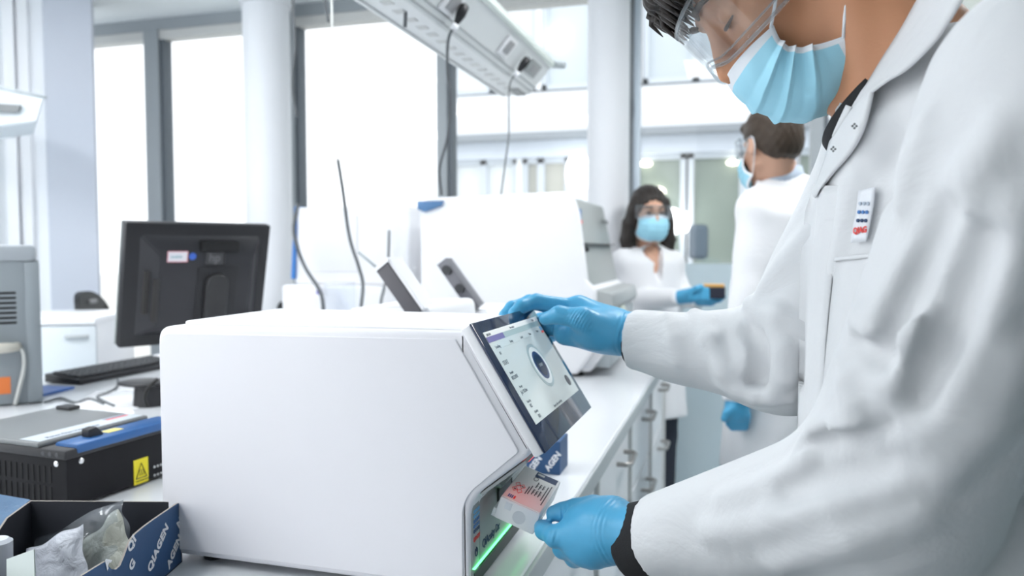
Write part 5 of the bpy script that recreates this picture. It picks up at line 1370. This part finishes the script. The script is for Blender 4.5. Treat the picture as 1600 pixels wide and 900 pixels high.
for px, py in ((1335, 197), (1302, 233)):
    h_ = hits(torso_sdf, [(px, py)])[0] or W(px, py, .83)
    c = h_ + (CAM - h_).normalized() * .034; bb = B()
    for k in range(4): sph(bb, c + C_R * (.0018 * math.cos(k * 1.57)) + C_U * (.0018 * math.sin(k * 1.57)), .0011, 8, 6)
    obj('snap_button', bb, MIDGREY, coat, True)
pk = sheet_on('chest_pocket', torso_sdf, [(1313, 402), (1304, 480), (1296, 560), (1288, 640)], [(1430, 390), (1400, 470), (1375, 540), (1350, 640)], 18, 6, lambda u, v: .0038, COTTON, coat, .0016)
sheet_on('pocket_hem', torso_sdf, [(1314, 402), (1360, 397), (1420, 391)], [(1312, 409), (1358, 404), (1418, 398)], 10, 3, lambda u, v: .0058, COTTON, coat, .0016)
bd = sheet_on('name_badge', torso_sdf, [(1350, 297), (1347, 325), (1342, 352), (1338, 380)], [(1376, 291), (1373, 320), (1367, 350), (1361, 378)], 10, 5, lambda u, v: .006, mat('badge_film', (.76, .78, .82), .25, var=.01), coat, .001)
def on_badge(px, py, lift=.0075):
    h_ = hits(torso_sdf, [(px, py)])[0]; n_ = grad(torso_sdf, h_, .006); return h_ + n_ * lift, n_
for r_, (py, c_) in enumerate(((317, mat('badge_grey_blue', (.42, .48, .56), .5)), (331, MIDB), (345, NAVY))):
    for k in range(3):
        c, n_ = on_badge(1354 - r_ * 1.8 + k * 6.0, py); bb = B(); cyl(bb, c - n_ * .0006, c + n_ * .0004, .0017, seg=14); obj('badge_dot', bb, c_, bd)
c, n_ = on_badge(1343, 366); xr_ = (on_badge(1360, 364)[0] - c).normalized()
text_obj('badge_text', 'QIAG', .0078, frame3(c, xr_, n_.cross(xr_)), RED, bd, .0003, .0002, sx=.85)

# ---- sleeves of the black shirt at the cuffs
bb = B(); tube(bb, [wrL - dirL * .05, wrL - dirL * .005, wrL + dirL * .034, wrL + dirL * .039], [.044, .046, .046, .0435], 32); obj('shirt_cuff', bb, KNIT, op, True)
bb = B(); tube(bb, [wrR - dirR * .05, wrR - dirR * .004, wrR + dirR * .012, wrR + dirR * .016], [.036, .036, .036, .033], 32); obj('shirt_cuff', bb, KNIT, op, True)

# ---- gloves
def Wp(*a): return W(*a)
wr0, wr1 = W(1000, 524, 1.10), W(978, 521, 1.108)
gaxR = (wr1 - wr0).normalized()
def gloveR(P):
    d = s_cap(P, wr0, W(950, 515, 1.12), .0315, .029)
    for q, r in (((905, 484, 1.155), .017), ((900, 490, 1.175), .018), ((896, 500, 1.19), .018), ((892, 513, 1.19), .017)):
        d = s_min(d, s_cap(P, W(958, 515, 1.125), W(*q), .025, r), .012)
    d = s_min(d, s_chain(P, [W(905, 482, 1.155), W(838, 471, 1.15), W(815, 479, 1.135), W(803, 489, 1.125)], [.0135, .0110, .0098, .0085], .006), .008)
    d = s_min(d, s_chain(P, [W(900, 484, 1.18), W(828, 472, 1.185), W(800, 481, 1.17), W(788, 492, 1.16)], [.0135, .0110, .0098, .0085], .006), .004)
    d = s_min(d, s_chain(P, [W(896, 500, 1.20), W(845, 500, 1.225), W(828, 515, 1.225), W(822, 528, 1.215)], [.0135, .0108, .0098, .0085], .006), .004)
    d = s_min(d, s_chain(P, [W(892, 515, 1.20), W(858, 525, 1.225), W(845, 535, 1.22), W(840, 545, 1.21)], [.0125, .0098, .0088, .0078], .006), .004)
    th = s_chain(P, [W(950, 520, 1.10), W(912, 499, 1.085), W(874, 492, 1.095), W(852, 498, 1.105)], [.024, .0165, .0120, .0092], .008)
    d = s_min(d, th, .012)
    d = s_min(d, s_ell(P, W(928, 516, 1.115), (.035, .028, .028)), .02)
    d = s_min(d, s_cap(P, W(970, 528, 1.12), W(884, 520, 1.15), .024, .019), .014)
    d = s_min(d, s_cap(P, W(970, 508, 1.12), W(905, 478, 1.155), .018, .0145), .012)
    d = s_min(d, s_cap(P, W(895, 508, 1.165), W(850, 508, 1.195), .020, .017), .010)
    # creases at thumb root, finger joints and wrist; rolled cuff
    t = (P - V3(wr0)) @ V3(gaxR)
    n1 = np.sin(P[:, 2] * 90 + P[:, 0] * 60)
    d = d - .0017 * np.sin(t * 900 + 1.5 * n1) * np.clip(1 - np.abs(t - .012) / .02, 0, 1)
    cw_ = V3(W(905, 500, 1.07)); w1 = np.exp(-(((P - cw_) ** 2).sum(1)) / .017 ** 2)
    d = d - .0014 * w1 * np.sin((P @ V3((.9, -.1, -.5))) * 1400)
    for q in ((836, 470, 1.15), (816, 479, 1.135), (862, 474, 1.15)):
        c = V3(W(*q)); w1 = np.exp(-(((P - c) ** 2).sum(1)) / .007 ** 2); d = d + .0014 * w1 * np.cos((P - c) @ V3((1, 0, .2)) * 900)
    d = s_min(d, s_cap(P, W(1001, 525, 1.10), W(997, 525, 1.10), .0335), .004)
    d = np.maximum(d, ((P - V3(wr0)) @ V3(-gaxR)) - .004)
    return d
def bounds(pts, pad): 
    A = np.array([V3(p) for p in pts]); return A.min(0) - pad, A.max(0) + pad
lo_, hi_ = bounds([W(1005, 525, 1.10), W(780, 490, 1.13), W(840, 545, 1.21), W(900, 470, 1.2), W(912, 499, 1.08)], .045)
sdf_obj('glove', gloveR, lo_, hi_, .0016, GLOVE, op, 1)
wl0, wl1 = W(1000, 836, .882), W(970, 834, .90)
gaxL = (wl1 - wl0).normalized()
def gloveL(P):
    d = s_cap(P, wl0, W(960, 832, .902), .0325, .031)
    for q, r in (((904, 812, .935), .0165), ((898, 836, .922), .0175), ((906, 856, .920), .0165), ((926, 866, .912), .015)):
        d = s_min(d, s_cap(P, W(965, 832, .905), W(*q), .026, r), .014)
    d = s_min(d, s_ell(P, W(936, 828, .918), (.034, .030, .034)), .02)
    d = s_min(d, s_cap(P, W(925, 797, .945), W(958, 803, .92), .015, .019), .014)
    # index: reaches to the cartridge; middle, ring, little curl under
    d = s_min(d, s_chain(P, [W(898, 834, .922), W(868, 838, .928), W(850, 829, .950), W(846, 823, .958)], [.0165, .0128, .0105, .0090], .006), .008)
    d = s_min(d, s_chain(P, [W(904, 856, .922), W(880, 856, .952), W(876, 840, .985), W(884, 828, .995)], [.0165, .0125, .011, .0095], .006), .006)
    d = s_min(d, s_chain(P, [W(914, 866, .918), W(898, 870, .955), W(893, 854, .985), W(900, 840, .995)], [.0150, .0122, .0108, .0092], .006), .005)
    d = s_min(d, s_chain(P, [W(932, 868, .910), W(924, 874, .945), W(915, 860, .975), W(920, 846, .985)], [.0140, .0112, .0098, .0085], .006), .005)
    d = s_min(d, s_chain(P, [W(928, 796, .945), W(900, 797, .952), W(880, 800, .956), W(865, 802, .958)], [.017, .0135, .0112, .0095], .006), .007)
    t = (P - V3(wl0)) @ V3(gaxL)
    d = d - .0006 * np.sin(t * 1100 + 1.3 * np.sin(P[:, 2] * 110)) * np.clip(1 - np.abs(t - .032) / .014, 0, 1)
    c = V3(W(884, 800, .945)); w1 = np.exp(-(((P - c) ** 2).sum(1)) / .010 ** 2); d = d + .0013 * w1 * np.sin((P - c) @ V3((1, .2, .1)) * 1100)
    c = V3(W(866, 838, .918)); w1 = np.exp(-(((P - c) ** 2).sum(1)) / .008 ** 2); d = d + .0008 * w1 * np.sin((P - c) @ V3((1, .2, -.3)) * 1000)
    d = np.maximum(d, ((P - V3(wl0)) @ V3(-gaxL)) - .03)
    return d
lo_, hi_ = bounds([wl0, W(845, 825, .955), W(880, 828, .995), W(920, 880, .91), W(925, 790, .94)], .045)
sdf_obj('glove', gloveL, lo_, hi_, .0016, GLOVE, op, 1)
# legs and shoes below the frame
for s in (-.085, .085):
    hp = TC + svh * s
    def leg_sdf(P, hp=hp): return s_chain(P, [hp + Vector((0, 0, .82)), hp + Vector((-.02, 0, .45)), hp + Vector((.02, 0, .07))], [.095, .068, .058], .02)
    sdf_obj('trouser_leg', leg_sdf, [hp.x - .13, hp.y - .13, .02], [hp.x + .13, hp.y + .13, .93], .013, TROUS, op, 1)
    def shoe_sdf(P, hp=hp):
        d = s_cap(P, hp + Vector((.05, 0, .04)), hp + Vector((-.16, -.03, .03)), .042, .038); d = s_min(d, s_cap(P, hp + Vector((.02, 0, .05)), hp + Vector((.01, 0, .09)), .05), .02); return np.maximum(d, .001 - P[:, 2])
    sdf_obj('shoe', shoe_sdf, [hp.x - .24, hp.y - .12, -.01], [hp.x + .13, hp.y + .09, .16], .009, SHOE, op, 1)
# ------------------------------------------------------------------ THE TWO COLLEAGUES IN THE BACKGROUND
def colleague(op, M, nb, sh, el, wr, tc, fwd, hz, hem, rw, rd, skin, coatm, r_arm=.062, hgrid=.006, cgrid=.011, cuff=.036):
    fw = Vector((fwd[0], fwd[1], 0)).normalized(); sv = Vector((-fw.y, fw.x, 0))
    def bsdf(P):
        d = head_local_sdf(to_local(P, M))
        d = s_min(d, s_cap(P, M @ Vector((0, -.025, -.03)), nb, .048, .052), .022)
        d = s_min(d, s_ell(P, nb + Vector((0, 0, -.12)), (.09, .09, .10)), .05)
        return d
    lo, hi = bounds([M @ Vector((x, y, z)) for x in (-.1, .1) for y in (-.13, .14) for z in (-.13, .16)] + [nb + Vector((.11, .11, -.23)), nb - Vector((.11, .11, .1))], .01)
    sdf_obj('body', bsdf, lo, hi, hgrid, skin, op, 1)
    def csdf(P):
        q = P - V3((tc[0], tc[1], 0)); sx = q @ V3(sv); fx = q @ V3(fw); z = P[:, 2]; t = np.clip((hz - z) / (hz - hem), 0, 1)
        a = rw + .05 * t; c = rd + .06 * t
        fl = 1 + .03 * t * np.sin(np.arctan2(sx, fx) * 9)
        d = (np.sqrt((sx / a) ** 2 + (fx / c) ** 2) - fl) * c
        d = s_max(d, z - hz, .05); d = np.maximum(d, hem - z)
        d = s_min(d, s_cap(P, sh[0], sh[1], r_arm + .004), .05)
        d = s_min(d, s_cap(P, nb + Vector((0, 0, -.05)), nb + Vector((0, 0, -.02)), .066), .05)
        for k in (0, 1): d = s_min(d, s_cap(P, nb + Vector((0, 0, -.035)), sh[k], .048, .052), .04)
        for k in (0, 1):
            arm = s_min(s_cap(P, sh[k], el[k], r_arm, r_arm * .92), s_cap(P, el[k], wr[k], r_arm * .9, cuff + .008), .02)
            dr = (wr[k] - el[k]).normalized(); arm = np.maximum(arm, (P - V3(wr[k])) @ V3(dr))
            arm = arm - .004 * np.sin((P - V3(el[k])) @ V3((18, 22, 40))) * np.exp(-((P - V3(el[k])) ** 2).sum(1) / .12 ** 2)
            d = s_min(d, arm, .012)
        d = s_max(d, -s_cap(P, nb + Vector((0, 0, -.02)), nb + Vector((0, 0, .15)), .053, .075), .008)
        vee = s_cap(P, nb + fw * .06 + Vector((0, 0, .0)), nb + fw * (rd + .03) + Vector((0, 0, -.15)), .045, .006)
        d = s_max(d, -vee, .006)
        return d + .003 * np.sin(P[:, 0] * 21 + P[:, 1] * 17 + P[:, 2] * 9)
    lo, hi = bounds([Vector((tc[0] - rw - .1, tc[1] - rw - .1, hem)), Vector((tc[0] + rw + .1, tc[1] + rw + .1, hz))] + list(sh) + list(el) + list(wr) + [nb], r_arm + .03)
    lo[2] = max(lo[2], hem - .03)
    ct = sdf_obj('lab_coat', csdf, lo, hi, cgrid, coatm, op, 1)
    # collar with lapels
    for s in (-1, 1):
        bb = B(); g = []
        for i in range(8):
            t = i / 7; a = math.radians(190 * (1 - t) - 10) * .95
            base = nb + (fw * -math.cos(a * .98 + .02) * -1 if False else fw * math.cos(math.pi - a * 1.0)) * (.062 + .03 * t) + sv * s * (math.sin(a) * .066 + .012 * t) + Vector((0, 0, .028 - .16 * t ** 1.6))
            if t > .55: base += fw * (rd - .045) * (t - .55) / .45
            out = (sv * s * .7 + fw * (-.3 + .6 * t)).normalized()
            g.append([base, base + out * .024 + Vector((0, 0, -.012)), base + out * .042 + Vector((0, 0, -.040))])
        quad_sheet(bb, g); o = obj('collar', bb, coatm, ct, True); solidify(o, .005, 0)
    for k, s in enumerate((-1, 1)):
        hp = Vector((tc[0], tc[1], 0)) + sv * s * .085
        def lsdf(P, hp=hp): return s_chain(P, [hp + Vector((0, 0, .8)), hp + Vector((0, 0, .45)), hp + Vector((0, 0, .06))], [.09, .066, .055], .02)
        sdf_obj('trouser_leg', lsdf, [hp.x - .12, hp.y - .12, .02], [hp.x + .12, hp.y + .12, hem + .15], .015, TROUS, op, 1)
        def ssdf(P, hp=hp):
            d = s_cap(P, hp - fw * .05 + Vector((0, 0, .04)), hp + fw * .16 + Vector((0, 0, .03)), .042, .036); return np.maximum(d, .001 - P[:, 2])
        lo, hi = bounds([hp - fw * .05, hp + fw * .16], .07); lo[2] = -.01; hi[2] = .1
        sdf_obj('shoe', ssdf, lo, hi, .01, SHOE, op, 1)
    return ct
def simple_glove(op, wrist, palm, fingers, thumb, r=.030, h=.0045):
    """wrist, palm centre, list of finger chains, thumb chain"""
    def g(P):
        d = s_cap(P, wrist, palm, r * .9, r)
        for c in fingers: d = s_min(d, s_chain(P, c, [r * .42] + [r * .34] * (len(c) - 2) + [r * .28], .006), .006)
        d = s_min(d, s_chain(P, thumb, [r * .5, r * .38, r * .3], .006), .008); return d
    lo, hi = bounds([wrist, palm] + [p for c in fingers for p in c] + list(thumb), r + .012)
    return sdf_obj('glove', g, lo, hi, h, GLOVE, op, 1)

# dark-haired woman
dW = 3.62
tcw = W(1012, 470, dW); fww = Vector((.50, -.86, 0))
pw_ = thing('person', 'person in white coat and mask at the back, holding a small dark rack', 'person', (tcw.x, tcw.y, 0))
WMx = head_matrix(W(1014, 339, dW - .02), (.42, -.9, -.06), (0, 0, 1))
nbw = W(1012, 391, dW + .01)
svw = Vector((-fww.y, fww.x, 0)).normalized()
shw = [W(978, 409, dW - .02), W(1050, 411, dW + .04)]; elw = [W(983, 470, dW - .06), W(1066, 462, dW + .02)]; wrw = [W(1061, 464, dW - .22), W(1092, 468, dW - .12)]
colleague(pw_, WMx, nbw, shw, elw, wrw, (tcw.x, tcw.y), fww, W(1012, 400, dW).z, .56, .15, .105, SKINF, COTTON2, .052)
def hairw(P):
    Q = to_local(P, WMx)
    d = s_ell(Q, (0, -.018, .062), (.084, .104, .090))
    d = s_max(d, -s_ell(Q, (0, .115, .010), (.060, .085, .072)), .012)
    for s in (-1, 1):
        d = s_min(d, s_chain(Q, [(s * .070, .010, .06), (s * .088, -.005, -.03), (s * .100, -.01, -.11), (s * .105, .0, -.17)], [.030, .036, .038, .020], .01), .02)
    d = s_min(d, s_chain(Q, [(0, -.09, .04), (0, -.105, -.06), (0, -.11, -.15)], [.05, .055, .04], .01), .03)
    d = s_max(d, -s_ell(Q, (0, .10, -.03), (.058, .075, .09)), .012)
    return d + .003 * np.sin(Q[:, 0] * 260 + Q[:, 2] * 12)
lo, hi = bounds([WMx @ Vector((x, y, z)) for x in (-.15, .15) for y in (-.17, .1) for z in (-.22, .16)], .01)
sdf_obj('hair', hairw, lo, hi, .006, HAIRM, pw_, 1)
mask_part(WMx, pw_, (.048, -.008), (.006, -.075), [(.108, .012), (.128, -.018), (.132, -.045), (.124, -.075), (.106, -.102), (.075, -.116)], hw=.070, pleat=.003)
goggles(WMx, pw_, .002, .052)
for s in (-1, 1):
    bb = B(); sph(bb, WMx @ Vector((s * .032, .092, .020)), (.013, .006, .007), 12, 8); obj('eye', bb, LASH, pw_, True)
    bb = B(); tube(bb, [WMx @ Vector((s * x, y, z)) for x, y, z in ((.014, .0985, .044), (.03, .0985, .050), (.050, .082, .044))], .003, 6); obj('eyebrow', bb, HAIRM, pw_, True)
simple_glove(pw_, W(1058, 465, dW - .21), W(1078, 462, dW - .25), [[W(1085, 455 + 4 * k, dW - .26), W(1097, 451 + 5 * k, dW - .28), W(1106, 452 + 5 * k, dW - .29)] for k in range(4)], [W(1076, 458, dW - .27), W(1088, 451, dW - .29), W(1096, 447, dW - .29)], .034)
simple_glove(pw_, W(1092, 468, dW - .12), W(1110, 468, dW - .17), [[W(1115, 470, dW - .2 + .02 * k), W(1124, 469, dW - .22 + .02 * k), W(1132, 464, dW - .22 + .02 * k)] for k in range(4)], [W(1112, 463, dW - .2), W(1120, 458, dW - .2), W(1126, 455, dW - .2)], .030)
hb_ = W(1113, 456, dW - .265)
rk = thing('tube_rack', 'small dark rack with orange lid held in blue gloves at the back', 'rack', tuple(hb_))
bb = B(); box(bb, hb_.x - .045, hb_.x + .055, hb_.y - .035, hb_.y + .035, hb_.z - .028, hb_.z + .022, .004); obj('rack_body', bb, mat('rack_navy', (.02, .022, .04), .5, var=.05), rk)
bb = B(); box(bb, hb_.x - .046, hb_.x + .050, hb_.y - .036, hb_.y + .036, hb_.z + .022, hb_.z + .034, .003); obj('lid', bb, mat('lid_orange', (.75, .42, .12), .5, var=.04), rk)

# man seen from behind
dM = 2.42
fwm = Vector((-.80, .60, 0)).normalized(); svm = Vector((-fwm.y, fwm.x, 0)); svm = -svm if svm.dot(C_R) > 0 else svm
tcm = W(1218, 470, dM + .03)
pm_ = thing('person', 'person in white lab coat seen from behind, standing in the aisle', 'person', (tcm.x, tcm.y, 0))
MMx = head_matrix(W(1206, 234, dM), (-.50, .85, -.20), (0, 0, 1))
nbm = W(1222, 283, dM + .02)
shm = [W(1188, 325, dM - .0), W(1282, 312, dM + .03)]; elm = [W(1168, 485, dM - .05), W(1292, 480, dM)]; wrm = [W(1152, 628, dM - .09), W(1290, 620, dM - .1)]
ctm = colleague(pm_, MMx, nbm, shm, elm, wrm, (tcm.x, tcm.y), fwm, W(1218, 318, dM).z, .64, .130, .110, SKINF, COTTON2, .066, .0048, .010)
def hairm(P):
    Q = to_local(P, MMx)
    d = s_ell(Q, (0, -.016, .056), (.083, .106, .092))
    d = s_min(d, s_ell(Q, (0, -.055, .0), (.066, .055, .06)), .03)
    d = s_min(d, s_ell(Q, (0, .075, .095), (.055, .04, .026)), .02)
    cut = Q[:, 2] - (-.050 + np.clip((Q[:, 1] + .055) * 1.2, 0, .075) + .55 * np.maximum(Q[:, 1] - .02, 0))
    d = s_max(d, -cut, .010)
    return d + .002 * np.sin(Q[:, 0] * 300) * np.sin(Q[:, 2] * 150)
lo, hi = bounds([MMx @ Vector((x, y, z)) for x in (-.1, .1) for y in (-.14, .14) for z in (-.1, .17)], .01)
sdf_obj('hair', hairm, lo, hi, .0048, HAIRB, pm_, 1)
mask_part(MMx, pm_, (.048, -.014), (.004, -.082), [(.112, .012), (.132, -.018), (.136, -.045), (.128, -.075), (.112, -.102), (.082, -.120)], hw=.072)
goggles(MMx, pm_, .004, .05)
simple_glove(pm_, W(1152, 622, dM - .09), W(1151, 641, dM - .09), [[W(1141 + 8 * k, 650, dM - .10), W(1140 + 8 * k, 660, dM - .09), W(1144 + 7 * k, 668, dM - .08)] for k in range(4)], [W(1146, 638, dM - .11), W(1137, 645, dM - .11), W(1132, 654, dM - .11)], .038)
bb = B(); a0 = nbm + svm * .05; quad_sheet(bb, [[nbm + (-fwm * math.cos(a) + svm * math.sin(a)) * r_ + Vector((0, 0, z_)) for a in np.linspace(-2.6, 2.6, 25)] for r_, z_ in ((.058, .045), (.066, .012), (.075, -.02))])
o = obj('shirt_collar', bb, mat('shirt_blue_grey', (.45, .52, .62), .8, var=.03), pm_, True); solidify(o, .004, 0)
